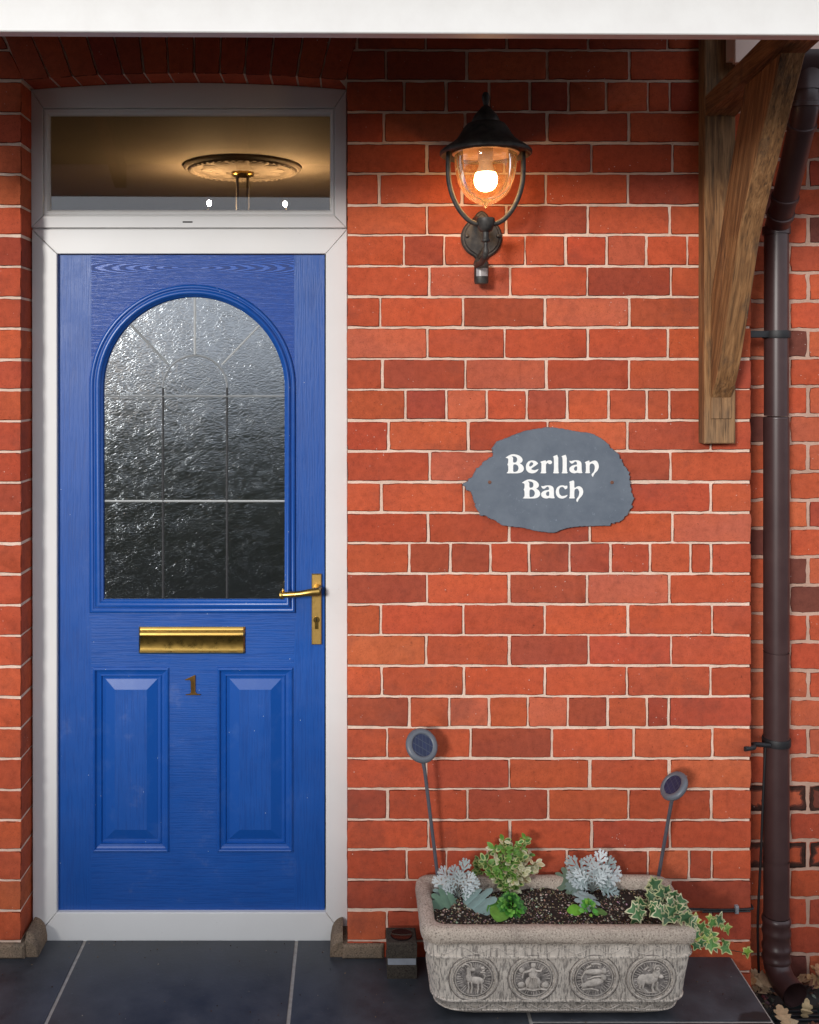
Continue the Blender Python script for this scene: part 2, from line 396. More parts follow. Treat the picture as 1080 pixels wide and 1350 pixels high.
# ------------------------------------------------------------------ brickwork
YL = [25.3, 65.8, 106, 148, 188.7, 229, 270.5, 309.6, 350.5, 391.2, 432, 473, 513.5, 554.5, 594.5, 635.3, 675.8, 716, 756.3,
      797, 837.5, 878, 918.5, 959.5, 1000, 1040.5, 1081, 1120, 1160, 1200, 1240.5, 1281, 1321.5, 1362]
JT = {0:[40,218,428,640,845], 1:[117,325,533,747,950], 2:[163,272,382,488,588,686,794,851,960], 3:[110,320,533,745,950],
 4:[222,423,648,858], 5:[98,313,530,742,950], 6:[222,428,638,852], 7:[163,267,476,581,687,791,896,1000], 8:[229,437,638,853],
 9:[101,315,528,745,950], 10:[222,423,638,846], 11:[107,321,531,745,950], 12:[166,271,378,480,585,692,792,850], 13:[122,329,535,742,957],
 14:[229,437,648,852], 15:[104,317,530,745,958], 16:[225,435,643,857], 17:[177,282,386,487,592,697,800,905,958], 18:[222,434,637,849],
 19:[103,316,527,743,960], 20:[220,435,641,854], 21:[104,317,527,740,956], 22:[176,280,383,483,587,690,792,849], 23:[119,334,546,758,962],
 24:[220,435,644,849], 25:[120,327,537,744,958], 26:[226,437,648,852], 27:[170,272,378,480,585,688,795,900,960], 28:[222,434,642,852],
 29:[119,327,537,744,957], 30:[222,434,642,852], 31:[119,327,537,744,957], 32:[222,434,642,852]}
DARKB = {(6,2),(7,1),(9,2),(11,1),(12,4),(13,4),(17,2),(17,4),(18,0),(18,2),(20,2),(22,5),(23,2),(25,0),(25,2),(14,3),(17,1),(17,5),(1,1),(4,1),(3,2),(22,0),(27,6)}
PINKB = {(7,5),(6,2),(10,0),(11,2),(8,1),(14,1),(12,2),(16,4),(18,3),(22,2),(22,4),(9,3)}
def brick_col(key=None):
    r = R.random()
    if key in DARKB: c = (.385, .085, .046)
    elif key in PINKB: c = (.52, .132, .072)
    elif r < .5: c = (.51, .108, .048)
    elif r < .8: c = (.46, .092, .045)
    elif r < .92: c = (.39, .078, .045)
    else: c = (.54, .135, .060)
    q = R.uniform(.9, 1.08)
    c = (c[0] * .95, c[1] * .87, c[2] * .80)
    return tuple(x * q * R.uniform(.96, 1.04) for x in c)
def brick(mb, poly, yf, depth, col, rough=1.0, soot=False):
    """irregular brick: poly is a 4-corner (x,z) outline (ccw), front face at yf, body to yf+depth"""
    pts = []; n = len(poly); seed = R.uniform(0, 1000)
    for i in range(n):
        a, b = Vector(poly[i]), Vector(poly[(i + 1) % n]); e = b - a; ln = e.length; e = e / ln; nr = Vector((e.y, -e.x))
        m_ = max(3, int(ln / .011)); r = R.uniform(.0008, .0030)
        for k in range(m_):
            s_ = r + (ln - 2 * r) * k / (m_ - 1)
            j = mn.noise(Vector((s_ * 30 + seed, i * 9.1, seed * .3))) * .0018 + mn.noise(Vector((s_ * 160 + seed, i * 5.1, 3))) * .0012
            if k in (0, m_ - 1): j -= .0004
            p = a + e * s_ + nr * j * rough
            pts.append((p.x, p.y))
    cx = sum(p[0] for p in pts) / len(pts); cz = sum(p[1] for p in pts) / len(pts)
    tx, tz, off = R.uniform(-.012, .012), R.uniform(-.015, .015), R.uniform(-.0008, .0008)
    pl = lambda x, z: off + tx * (x - cx) * .6 + tz * (z - cz) * .6
    wx = max(p[0] for p in pts) - min(p[0] for p in pts); wz_ = max(p[1] for p in pts) - min(p[1] for p in pts)
    ins = [(cx + (x - cx) * (1 - .0040 / wx), cz + (z - cz) * (1 - .0040 / wz_)) for x, z in pts]; mb.cur = col
    a = mb.ring([(x, yf + depth, z) for x, z in pts]); b = mb.ring([(x, yf + .0018 + pl(x, z), z) for x, z in pts])
    c = mb.ring([(x, yf + pl(x, z), z) for x, z in ins])
    mb.bridge(a, b)
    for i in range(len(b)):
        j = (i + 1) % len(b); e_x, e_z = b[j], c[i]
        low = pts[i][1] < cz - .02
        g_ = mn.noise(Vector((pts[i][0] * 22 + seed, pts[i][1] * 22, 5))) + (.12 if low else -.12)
        mb.F((b[i], b[j], c[j], c[i]), col=tuple(v * (.30 if g_ > 0 else .85) for v in col))  # bevel painted dark for joint-gap shadow and dirt, more along lower edges
    if soot:
        for amt, cc_ in ((.006, (.020, .014, .012)), (.014, (.045, .022, .016)), (.019, (.16, .045, .028))):
            n_in = [(cx + (x - cx) * (1 - 2 * (amt + .011 * mn.noise(Vector((x * 45, z * 45, 2)))) / wx), cz + (z - cz) * (1 - 2 * (amt + .011 * mn.noise(Vector((x * 45, z * 45, 2)))) / wz_)) for x, z in pts]
            d_ = mb.ring([(x, yf + pl(x, z), z) for x, z in n_in])
            for i in range(len(c)): mb.F((c[i], c[(i + 1) % len(c)], d_[(i + 1) % len(c)], d_[i]), col=cc_)
            c = d_
    mb.F(c)
def xz(px, py, d=0.0):
    p = W(px, py, d); return (p.x, p.z)
XJL, XJR, XCR = (28 - VX) * K, (457.5 - VX) * K, (990.5 - VX) * K     # jamb left, jamb right, right-hand corner
wall = thing('brick_wall', (XJR, 0, 0), 'red brick house front wall with cream mortar joints round the blue door, soot and shade at its top', 'wall')
mb = MB(); hw = .0036
wz = [EYE - (y - VY) * K for y in YL]
for i in range(len(YL) - 1):
    z1, z0 = wz[i] - hw * R.uniform(.6, 1.2), wz[i + 1] + hw * R.uniform(.6, 1.2)
    js = [XJR] + [((450 + j / 1.9636) - VX) * K for j in JT.get(i, [])] + [XCR]
    for k in range(len(js) - 1):
        x0, x1 = js[k] + (hw * R.uniform(.5, 1.2) if k else 0.0005), js[k + 1] - (hw * R.uniform(.5, 1.2) if k < len(js) - 2 else 0)
        if x1 - x0 < .02: continue
        if i <= 1 and k == 0:      # cut to the arch
            lean = .02 if i else .05
            continue_ = True
        last = k == len(js) - 2
        jz = [R.uniform(-.0012, .0012) for _ in range(4)]
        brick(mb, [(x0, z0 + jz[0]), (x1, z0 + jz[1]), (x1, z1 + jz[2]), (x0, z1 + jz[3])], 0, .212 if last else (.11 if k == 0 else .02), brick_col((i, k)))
# courses above the camera's view, up to the canopy flashing
zt = wz[0]
for i in range(6):
    z0, z1 = zt + hw, zt + .087 - hw; x = -1.6 + (i % 2) * .116
    while x < XCR - .03:
        x1 = min(x + .232, XCR)
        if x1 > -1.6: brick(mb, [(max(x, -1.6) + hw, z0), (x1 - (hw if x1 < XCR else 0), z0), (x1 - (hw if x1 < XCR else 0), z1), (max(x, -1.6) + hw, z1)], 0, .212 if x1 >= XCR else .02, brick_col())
        x += .232
    zt += .087
ZTOP = zt
# left of the door
for i in range(2, len(YL) - 1):
    z1, z0 = wz[i] - .0022 - hw * R.uniform(.75, 1.25), wz[i + 1] - .0022 + hw * R.uniform(.75, 1.25)
    xs = [-1.6, -1.29 - .116 * (i % 2), -1.055 - .116 * (i % 2), XJL]
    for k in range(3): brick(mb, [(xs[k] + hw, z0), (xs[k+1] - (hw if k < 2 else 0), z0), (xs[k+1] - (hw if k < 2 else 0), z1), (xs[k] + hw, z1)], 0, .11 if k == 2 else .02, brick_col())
for (a, b, c_, d_) in ((-60, 5, 25.3, 65.8), (-60, -3, 65.8, 105.5)):
    sl_ = lambda y_: 30 - (97 - y_) * .511 - 2.5
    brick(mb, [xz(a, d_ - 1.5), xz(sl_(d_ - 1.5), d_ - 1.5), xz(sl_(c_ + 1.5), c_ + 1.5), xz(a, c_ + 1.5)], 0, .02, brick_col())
# arch of soldier bricks : face joints (bottom x, top x at photo y 52)
# lower edge is a shallow arc
def arc_y(px): return 97 + 9.0 * ((px - 243) / 212.0) ** 2
jb = [30, 66, 96, 130, 163, 190, 222, 256, 290, 322, 356, 391, 422, 456]
jt = [7, 44, 79, 115, 151, 185, 220, 256, 291, 326, 361, 399, 435, 471]
for i in range(len(jb) - 1):
    if i == 0: gl = 0
    b0, b1 = jb[i] + 1.1, jb[i+1] - 1.1; y0, y1 = arc_y(b0), arc_y(b1)
    def ext(bx, tx, y): return tx + (tx - bx) / (97 - 52) * (y)     # slope continued upward
    ht = 107
    p = [xz(b0, y0), xz(b1, y1)]
    t1x = b1 + (jt[i+1] - 1.1 - b1) * ht / (y1 - 52 + .01); t0x = b0 + (jt[i] + 1.1 - b0) * ht / (y0 - 52 + .01)
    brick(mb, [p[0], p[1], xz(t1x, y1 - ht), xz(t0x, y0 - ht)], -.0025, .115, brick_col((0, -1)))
bricks = mb
# mortar backing
mo = MB(); mo.mi = 1; ym = .0030
def mrect(x0, x1, z0, z1, y=ym): mo.polyface([(x0, z0), (x1, z0), (x1, z1), (x0, z1)], [], y)
mrect(-1.6, XJL - .002, -.19, xz(0, 118)[1]); mrect(XJR + .002, XCR - .004, -.19, xz(0, 118)[1])
arcp = [xz(px, arc_y(px) - 2) for px in range(28, 459, 22)]
mo.polyface([(-1.6, ZTOP), (-1.6, xz(0, 118)[1]), (XJL - .002, xz(0, 118)[1])] + arcp + [(XJR + .002, xz(0, 118)[1]), (XCR - .004, xz(0, 118)[1]), (XCR - .004, ZTOP)], [], ym)
def quad(m_, a, b, c, d): m_.F([m_.V(a), m_.V(b), m_.V(c), m_.V(d)])
zt2 = xz(0, 104)[1]
quad(mo, (XJL - .003, 0.003, -.1), (XJL - .003, .2, -.1), (XJL - .003, .2, zt2), (XJL - .003, .003, zt2))
quad(mo, (XJR + .003, .2, -.1), (XJR + .003, .003, -.1), (XJR + .003, .003, zt2), (XJR + .003, .2, zt2))
quad(mo, (XCR - .004, .003, -.2), (XCR - .004, .214, -.2), (XCR - .004, .214, ZTOP), (XCR - .004, .003, ZTOP))
ab = [xz(px, arc_y(px) - 1.5) for px in range(26, 461, 18)]
for a, b in zip(ab, ab[1:]): quad(mo, (a[0], .002, a[1]), (b[0], .002, b[1]), (b[0], .2, b[1]), (a[0], .2, a[1]))
off = len(mb.v); mb.v += mo.v; mb.f += [tuple(i + off for i in f) for f in mo.f]; mb.m += mo.m; mb.c += mo.c
mb.build('brickwork', [BRICK, MORT], wall)
# stone footing under each jamb with a mortar fillet
STONEF = m_stone_rim('damp footing render', (.27, .19, .13), (.15, .12, .09))
for side, (a, b) in (('l', (-1.6, XJL + .048)), ('r', (XJR - .048, (506 - VX) * K))):
    f = MB(); z1 = xz(0, 1243)[1]
    if side == 'l': f.prism([(a, 0), (XJL + .012, 0), (XJL + .012, z1), (a, z1)], -.013, .1, .006)
    else: f.prism([(XJR - .012, 0), (b, 0), (b, z1), (XJR - .012, z1)], -.013, .1, .006)
    x0, x1 = (XJL + .012, b) if side == 'l' else (a, XJR - .012)
    n = 8; prev = None                     # curved fillet climbing the jamb
    for q in range(n + 1):
        u = q / n; hh = .020 + .085 * (1 - sqrt(max(0, 1 - (1 - u) ** 2))) + .004 * sin(u * 17)
        x = (x0 + (x1 - x0) * u) if side == 'l' else (x1 - (x1 - x0) * u)
        hh = .014 + .050 * sqrt(max(0, 1 - u ** 2))
        rg = f.ring([(x, .0, 0), (x, -.004, hh * .7), (x, .012, hh), (x, .0895, hh * 1.05), (x, .0895, 0)])
        if prev: f.bridge(prev, rg)
        else: f.F(rg)
        prev = rg
    f.F(prev)
    f.build('stone_footing', STONEF, wall, fixn=True)

# recessed wall on the right
YR = .215
w2 = thing('brick_wall', (1.2, YR, -.19), 'set back stretch of red brick wall behind the brown drainpipe, with wider pinkish joints', 'wall')
mb = MB(); f2 = S(-YR)
ys = [135.0 + 37.45 * i for i in range(-8, 34)]
for i in range(len(ys) - 1):
    z1, z0 = EYE - (ys[i] - VY) * f2 - .0045, EYE - (ys[i+1] - VY) * f2 + .0045
    if z1 < -.25: break
    hdr = (i % 2 == 0); x = (1065.7 - VX) * f2; xs = [x + .116 * k for k in range(-3, 12)] if hdr else [x - .29 + .232 * k for k in range(0, 7)]
    xs = [XCR - .02] + [q for q in xs if q > XCR + .02] + [2.6]
    for a, b in zip(xs, xs[1:]):
        c = brick_col()
        r_ = R.random()
        if r_ < .10: c = (.16, .05, .035)
        elif r_ < .4: c = (.47, .108, .05)
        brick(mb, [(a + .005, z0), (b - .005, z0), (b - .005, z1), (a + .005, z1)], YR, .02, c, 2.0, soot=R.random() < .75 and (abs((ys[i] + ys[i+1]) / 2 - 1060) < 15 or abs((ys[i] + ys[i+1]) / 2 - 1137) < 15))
mb.mi = 1; mb.polyface([(XCR - .03, -.25), (2.7, -.25), (2.7, 3.1), (XCR - .03, 3.1)], [], YR + .0022)
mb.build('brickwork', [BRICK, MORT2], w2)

# ------------------------------------------------------------------ ground
SLATE = m_slate('slate paving', (.022, .025, .031), (.068, .073, .085), .50, dark_patch=(1.035, -.300, 0))
GROUT = m_plain('pale grout', (.42, .39, .35), .9, (.30, .27, .24), 60, .4)
def structure(mb_, name, mats, **k): return tag(mb_.build(name, mats, **k), kind='structure')
g = MB(); g.mi = 1
XS = 1.073
g.box(-3.2, XS, -1.35, .088, -.19, -.004)
g.mi = 0
xj = [-3.0, -2.017, -1.400, (112 - VX) * 1.655 / 748, (391 - VX) * 1.655 / 748, .453, XS]
for a, b in zip(xj, xj[1:]):
    for (ya, yb) in ((-.283 if a > .4 else -.55, .086), (-1.33, -.293 if a > .4 else -.56)):
        g_ = [(a + .005, -yb), (b - .005, -yb), (b - .005, -ya), (a + .005, -ya)]
        v0 = g.ring([(x, -y, -.004) for x, y in g_]); v1 = g.ring([(x, -y, -.0008) for x, y in g_])
        v2 = g.ring([(x, -y, 0) for x, y in inset(g_, .0015)]); g.bridge(v0, v1); g.bridge(v1, v2); g.F(v2)
structure(g, 'doorstep_paving', [SLATE, GROUT], fixn=True)
g = MB(); g.polyface([(-60, -60), (60, -60), (60, 3), (-60, 3)], [], 0)
g.v = [(x, z, -.19) for x, y, z in g.v]; g.f = [f for f in g.f]
GR = m_plain('tarmac', (.052, .050, .048), .9, (.036, .034, .033), 25, .5)
structure(g, 'ground', GR, smooth=0)

# ------------------------------------------------------------------ front door
YF = .090; SF = S(-YF)
def fx(px): return (px - VX) * SF
def fz_(py): return EYE - (py - VY) * SF
door = thing('front_door', (fx(250), YF, 0), 'blue front door with arched obscured glass in a white frame under a fanlight', 'door')
fr = MB(); g_ = .0004; bv = .0018
def P(pts): return [(fx(a), fz_(b)) for a, b in pts]
top = [(41 + (457 - 41) * i / 20, 118 - 9 * (1 - ((i - 10) / 10) ** 2)) for i in range(21)]
# fanlight outer frame (head is arched, four mitred pieces)
fr.prism(P([(57, 142), (441, 142)] + [(min(457, x), y) for x, y in top][::-1]), YF, YF + .06, bv)
fr.prism(P([(41, 118.6), (56.6, 142.4), (56.6, 284), (41, 300)]), YF, YF + .06, bv)
fr.prism(P([(457, 118.6), (441.4, 142.4), (441.4, 284), (457, 300)]), YF, YF + .06, bv)
fr.prism(P([(41.4, 300.2), (57, 284.4), (441, 284.4), (456.6, 300.2)]), YF, YF + .06, bv)
# door frame
ix0, ix1, iy0, iy1 = 75.5, 429.5, 334.5, 1202.5
fr.prism(P([(42.5, 302.5), (457.5, 302.5), (ix1, iy0), (ix0, iy0)]), YF - .002, YF + .06, bv)
fr.prism(P([(42.2, 303), (ix0 - .2, iy0 + .3), (ix0 - .2, iy1 - .3), (43.5, 1239.5)]), YF - .002, YF + .06, bv)
fr.prism(P([(457.8, 303), (ix1 + .2, iy0 + .3), (ix1 + .2, iy1 - .3), (458.5, 1239.5)]), YF - .002, YF + .06, bv)
fr.prism(P([(44, 1240.5), (ix0, iy1), (ix1, iy1), (458.5, 1240.5)]), YF - .003, YF + .06, bv)
fr.box(fx(41), fx(457), YF + .012, YF + .05, fz_(303), fz_(299))      # shadow gap filler
frame = fr.build('door_frame', UPVC, door, fixn=True)
# drainage slot & keeper marks
sl = MB(); sl.box(fx(241), fx(254), YF - .0006, YF + .003, fz_(293.6), fz_(291.8)); sl.build('drain_slot', DARK, frame)
# fanlight glazing bead
fan = MB()
def loft_rects(mb_, rects, prof):
    prev = None
    for (x0, y0, x1, y1), dy in zip(rects, prof):
        rg = mb_.ring([(fx(x0), YF + dy, fz_(y1)), (fx(x1), YF + dy, fz_(y1)), (fx(x1), YF + dy, fz_(y0)), (fx(x0), YF + dy, fz_(y0))])
        if prev: mb_.bridge(prev, rg)
        prev = rg
loft_rects(fan, [(56.7, 142.3, 441.3, 284.3), (56.9, 142.5, 441.1, 284.1), (58.5, 144, 439.5, 282), (61, 147, 437.5, 279.5), (63, 149.5, 436, 277), (64, 151, 435, 275)], [.04, .006, .0035, .005, .011, .026])
fanl = fan.build('fanlight', UPVC, door, fixn=True)
gp = MB(); gp.box(fx(60), fx(439), YF + .022, YF + .026, fz_(279), fz_(147))
gp.build('glass_pane', m_clear('clear glazing', (.80, .80, .79), 1.75, .005, .05), fanl, smooth=0)

YD = YF + .012; SD = S(-YD)
def dx(px): return (px - VX) * SD
def dz(py): return EYE - (py - VY) * SD
def Q(pts): return [(dx(a), dz(b)) for a, b in pts]
def arch(x0, x1, yb, ysp, n=40):
    cx, r = (x0 + x1) / 2, (x1 - x0) / 2
    pts = [(x0, yb), (x1, yb)] + [(cx + r * cos(pi * i / n), ysp - r * sin(pi * i / n)) for i in range(n + 1)]
    return pts
leaf = MB()
X0, X1, Y0, Y1 = 77.0, 428.0, 336.0, 1201.0
A = arch(118, 390, 808, 511)
P1 = [(122.5, 1123), (223, 1123), (223, 880), (122.5, 880)]; P2 = [(286.5, 1123), (386.5, 1123), (386.5, 880), (286.5, 880)]
rx0, rx1 = 117.0, 391.0
leaf.polyface(Q([(X0, Y1), (120.5, Y1), (120.5, 822), (rx0, 815), (rx0, 500), (120.5, 478), (120.5, Y0), (X0, Y0)]), [], YD, 0)
leaf.polyface(Q([(X1, Y1), (388, Y1), (388, 822), (rx1, 815), (rx1, 500), (388, 478), (388, Y0), (X1, Y0)]), [], YD, 0)
# rails: top (figured) down to the arch springing, middle and bottom
tp = [(120.5, Y0), (388, Y0), (388, 478), (rx1, 500), (390, 511)] + A[3:-1] + [(118, 511), (rx0, 500), (120.5, 478)]
leaf.polyface(Q(tp), [], YD, 2)
leaf.polyface(Q([(rx0, 500), (118, 511), (118, 808), (390, 808), (390, 511), (rx1, 500), (rx1, 815), (388, 822), (388, Y1), (120.5, Y1), (120.5, 822), (rx0, 815)]), [Q(P1), Q(P2)], YD, 1)
# slab edges
r1 = leaf.ring([(x, YD, z) for x, z in Q([(X0, Y1), (X1, Y1), (X1, Y0), (X0, Y0)])]); r2 = leaf.ring([(x, YD + .04, z) for x, z in Q([(X0, Y1), (X1, Y1), (X1, Y0), (X0, Y0)])])
leaf.bridge(r2, r1)
lf = leaf.build('door_leaf', [BLV, BLH, BLF], door, smooth=0)
gap = MB(); gap.polyface(P([(70, 1206), (435, 1206), (435, 330), (70, 330)]), [P([(85, 1190), (420, 1190), (420, 345), (85, 345)])], YF + .03); gap.build('door_gasket', RUBBER, door, smooth=0)
# arched bead
mo_ = MB(); prof = [(0, .000), (.6, -.004), (3, -.0075), (7, -.0095), (11, -.0085), (13.5, -.0045), (15.5, -.0045), (18, -.0100), (23, -.0135), (28, -.0125), (32, -.007), (34, -.003), (36, -.0022), (38.5, .004), (39, .011)]
prev = None
for t_, y_ in prof:
    u = t_ / 39.0
    rg = mo_.ring([(x, YD + y_, z) for x, z in Q(arch(118 + 19 * u, 390 - 15 * u, 808 - 18 * u, 511))])
    if prev: mo_.bridge(prev, rg)
    prev = rg
mo_.build('window_moulding', BLP, lf, smooth=50, fixn=True)
# obscure glass and glazing bars
gl = MB(); gl.prism(Q(arch(135.5, 377, 791, 511)), YD + .0075, YD + .0105, 0); gl.build('glass_pane', OBS, lf, smooth=0)
LEADL = m_metal('lit lead came', (.42, .43, .42), .55, .1, .05, (.34, .35, .34)); LEADD = m_metal('shaded lead came', (.035, .035, .035), .5, .3, .05); LEADG = m_metal('grey lead came', (.24, .25, .25), .5, .2, .05, (.30, .31, .31))
def bar(pts, hw_, mat):
    b = MB(); pts = [Vector((dx(a), 0, dz(c))) for a, c in pts]; n = len(pts); L_, R_, T_ = [], [], []
    for i, p in enumerate(pts):
        t = (pts[min(i+1, n-1)] - pts[max(i-1, 0)]).normalized(); nr = Vector((-t.z, 0, t.x)) * hw_
        L_.append(b.V((p.x + nr.x, YD + .0074, p.z + nr.z))); R_.append(b.V((p.x - nr.x, YD + .0074, p.z - nr.z))); T_.append(b.V((p.x, YD + .0060, p.z)))
    for i in range(n - 1): b.F((L_[i], T_[i], T_[i+1], L_[i+1])); b.F((T_[i], R_[i], R_[i+1], T_[i+1]))
    b.build('glazing_bar', mat, lf, fixn=True)
for y_ in (522.5, 661): bar([(137.5, y_), (375, y_)], .0030, LEADL if y_ > 600 else LEADG)
for x_ in (214.5, 299): bar([(x_, 790), (x_, 511)], .0032, LEADD)
bar([(256.7 + 42.3 * cos(pi * i / 24), 511 - 42.3 * sin(pi * i / 24)) for i in range(25)], .0028, LEADG)
bar([(256.5, 467), (256.5, 392.5)], .0034, LEADL); bar([(222, 481), (172, 428)], .0038, LEADG); bar([(292, 481), (343, 428)], .0026, LEADL)
# raised panels
for (a, b) in ((122.5, 223), (286.5, 386.5)):
    pm = MB(); prev = None
    for t_, y_ in [(0, 0), (.4, -.004), (2.2, -.0062), (3.6, -.0045), (4.4, .001), (6.5, .003), (9.5, .0045), (11, .0020), (12.2, .0075), (15.5, .0085), (16.2, .0076), (28.5, -.0008), (29.2, -.0014)]:
        rg = pm.ring([(x, YD + y_, z) for x, z in Q([(a + t_, 1123 - t_), (b - t_, 1123 - t_), (b - t_, 880 + t_), (a + t_, 880 + t_)])])
        if prev: pm.bridge(prev, rg)
        prev = rg
    pm.F(prev, 1)
    pm.build('raised_panel', [BLP, BLV], lf, smooth=9, fixn=True)
# letter plate
lp = MB(); x0, x1 = dx(183.5), dx(323.5); zt_, zb_ = dz(826), dz(861); H = zt_ - zb_
pr = [(0, 0), (0, -.006), (.05, -.009), (.10, -.010), (.13, -.0085), (.17, -.0085), (.20, -.011), (.25, -.0125), (.30, -.0125), (.335, -.0095), (.36, -.0085), (.81, -.0085), (.83, -.009), (.90, -.0140), (.93, -.0140), (.96, -.011), (1, -.007), (1, 0)]
xs_ = [x0, x0 + .003, x0 + .005, x1 - .005, x1 - .003, x1]
cols = []
for i, x in enumerate(xs_):
    sc = .35 if i in (0, 5) else (.75 if i in (1, 4) else 1)
    cols.append([lp.V((x, YD + y_ * sc, zt_ - H * t_)) for t_, y_ in pr])
for a, b in zip(cols, cols[1:]):
    for i in range(len(pr) - 1): lp.F((a[i], a[i+1], b[i+1], b[i]), 1 if 8 < i < 12 else 0)
lp.build('letter_plate', [BRASS, BRASS_D], lf, smooth=30, fixn=True)
# numeral 1
one = [(300,340),(590,205),(600,215),(600,690),(650,740),(740,750),(760,775),(320,775),(330,755),(440,745),(475,690),(470,390),(445,350),(330,352)]
nb = MB(); nb.prism(Q([(230 + a / 21.6, 880 + b / 21.6) for a, b in one]), YD - .005, YD - .001, .0008)
nb.build('house_number', m_brass('bronzed brass', (.36, .20, .06), (.22, .11, .03), .25), lf, fixn=True)
# handle
hp = MB(); hp.prism(Q([(411, 849), (424, 849), (424, 756), (411, 756)]), YD - .009, YD, .0022); 
hb = hp.build('handle_plate', m_brass('satin brass', (.62, .40, .12), (.42, .27, .09), .34), lf, fixn=True)
lv = MB(); c0 = Vector((dx(419), YD - .009, dz(775)))
lv.lathe(c0, [(0, 0), (.013, 0), (.013, .004), (.011, .012), (.010, .045), (.0, .046)], 20, Vector((0, -1, 0)))
pth = catmull([c0 + Vector((.004, -.045, .0)), c0 + Vector((-.02, -.050, -.001)), c0 + Vector((-.055, -.049, -.006)), c0 + Vector((-.09, -.044, -.009)), c0 + Vector((-.104, -.040, -.011))], 5)
rr = [.0135 - .0045 * sin(min(1, i / 12) * pi / 2) + (.0035 if i > 17 else 0) for i in range(len(pth))]
lv.tube(pth, rr, 14, ref=Vector((0, -1, 0)))
lv.lathe(c0 + Vector((-.098, -.040, .0)), [(.0, .008), (.004, .006), (.0045, .0), (.0, -.004)], 10)
lv.build('lever', BRASS, lf, smooth=60, fixn=True)
kh = MB(); kc = Vector((dx(417.5), YD - .0092, dz(816)))
kh.lathe(kc, [(.0092, 0), (.0092, .002), (0, .0022)], 20, Vector((0, -1, 0))); kh.box(kc.x - .005, kc.x + .005, kc.y - .002, kc.y, kc.z - .027, kc.z)
kh.build('keyhole', BRASS_D, lf, fixn=True)
kd = MB(); kd.box(kc.x - .0012, kc.x + .0012, kc.y - .0030, kc.y - .0020, kc.z - .005, kc.z + .005); kd.build('key_slot', DARK, lf)

# ------------------------------------------------------------------ hallway behind the glass
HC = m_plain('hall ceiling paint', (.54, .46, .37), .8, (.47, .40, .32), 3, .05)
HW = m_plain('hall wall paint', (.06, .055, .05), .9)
hz = 2.755
def room(name, pts, mat):
    q = MB(); q.F(q.ring(pts)); structure(q, name, mat, smooth=0)
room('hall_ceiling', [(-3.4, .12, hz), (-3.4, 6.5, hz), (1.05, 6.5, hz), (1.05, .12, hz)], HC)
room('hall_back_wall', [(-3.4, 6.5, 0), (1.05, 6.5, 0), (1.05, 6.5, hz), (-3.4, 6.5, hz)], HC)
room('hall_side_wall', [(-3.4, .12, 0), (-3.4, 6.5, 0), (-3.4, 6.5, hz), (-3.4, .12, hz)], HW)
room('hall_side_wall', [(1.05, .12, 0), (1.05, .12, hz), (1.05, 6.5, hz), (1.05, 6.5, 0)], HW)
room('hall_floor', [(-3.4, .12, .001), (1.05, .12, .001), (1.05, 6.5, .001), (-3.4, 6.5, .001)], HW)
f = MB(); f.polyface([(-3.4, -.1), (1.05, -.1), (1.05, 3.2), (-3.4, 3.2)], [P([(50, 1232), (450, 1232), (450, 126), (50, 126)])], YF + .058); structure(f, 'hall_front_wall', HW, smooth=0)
rose = MB(); RC = Vector((-.590, 2.55, hz))
rose.lathe(RC, [(.315, 0), (.312, -.012), (.300, -.020), (.290, -.018), (.284, -.026), (.270, -.028), (.262, -.018), (.245, -.014), (.18, -.020), (.12, -.034), (.09, -.038), (.08, -.03), (0, -.03)], 72)
for k in range(48):
    a = 2 * pi * k / 48; rose.blob(RC + Vector((.275 * cos(a), .275 * sin(a), -.026)), .012, .012, .008, 0, 6, 4)
for k in range(12):
    a = 2 * pi * k / 12; rose.blob(RC + Vector((.18 * cos(a), .18 * sin(a), -.022)), .045, .045, .010, 0, 8, 4)
tag(rose.build('ceiling_rose', m_plain('plaster', (.36, .30, .24), .8), fixn=True), 'round moulded plaster ceiling rose seen through the fanlight', 'ceiling rose')
pen = thing('pendant_light', tuple(RC + Vector((0, 0, -.03))), 'dark two arm pendant light hanging from the ceiling rose inside the hall', 'pendant light')
pm = MB(); pm.lathe(RC, [(.0, -.052), (.055, -.050), (.060, -.044), (.060, -.03)], 30); pm.build('canopy_plate', BRASS_D, pen, fixn=True)
for s_ in (-1, 1):
    t_ = MB(); p = RC + Vector((s_ * .028, 0, -.045)); t_.tube([p, p + Vector((0, 0, -.24))], .008, 10); t_.build('rod', BLACK, pen)
WB = m_emit('lit warm bulb', (1, .62, .29), 1150)
for (bx, by) in ((276, 268), (376, 269)):
    f_ = (D + 2.55) / (D / K); bc = Vector(((bx - VX) * f_, 2.55, EYE - (by - VY) * f_))
    t_ = MB(); t_.blob(bc, .012, .012, .015, 0, 14, 8); t_.build('bulb', WB, pen)
    t_ = MB(); t_.tube(catmull([RC + Vector((0, 0, -.285)), RC + Vector(((bc.x - RC.x) * .5, 0, -.33)), bc + Vector((0, 0, -.06)), bc + Vector((0, 0, -.024))], 5), .007, 8); t_.build('arm', BLACK, pen)

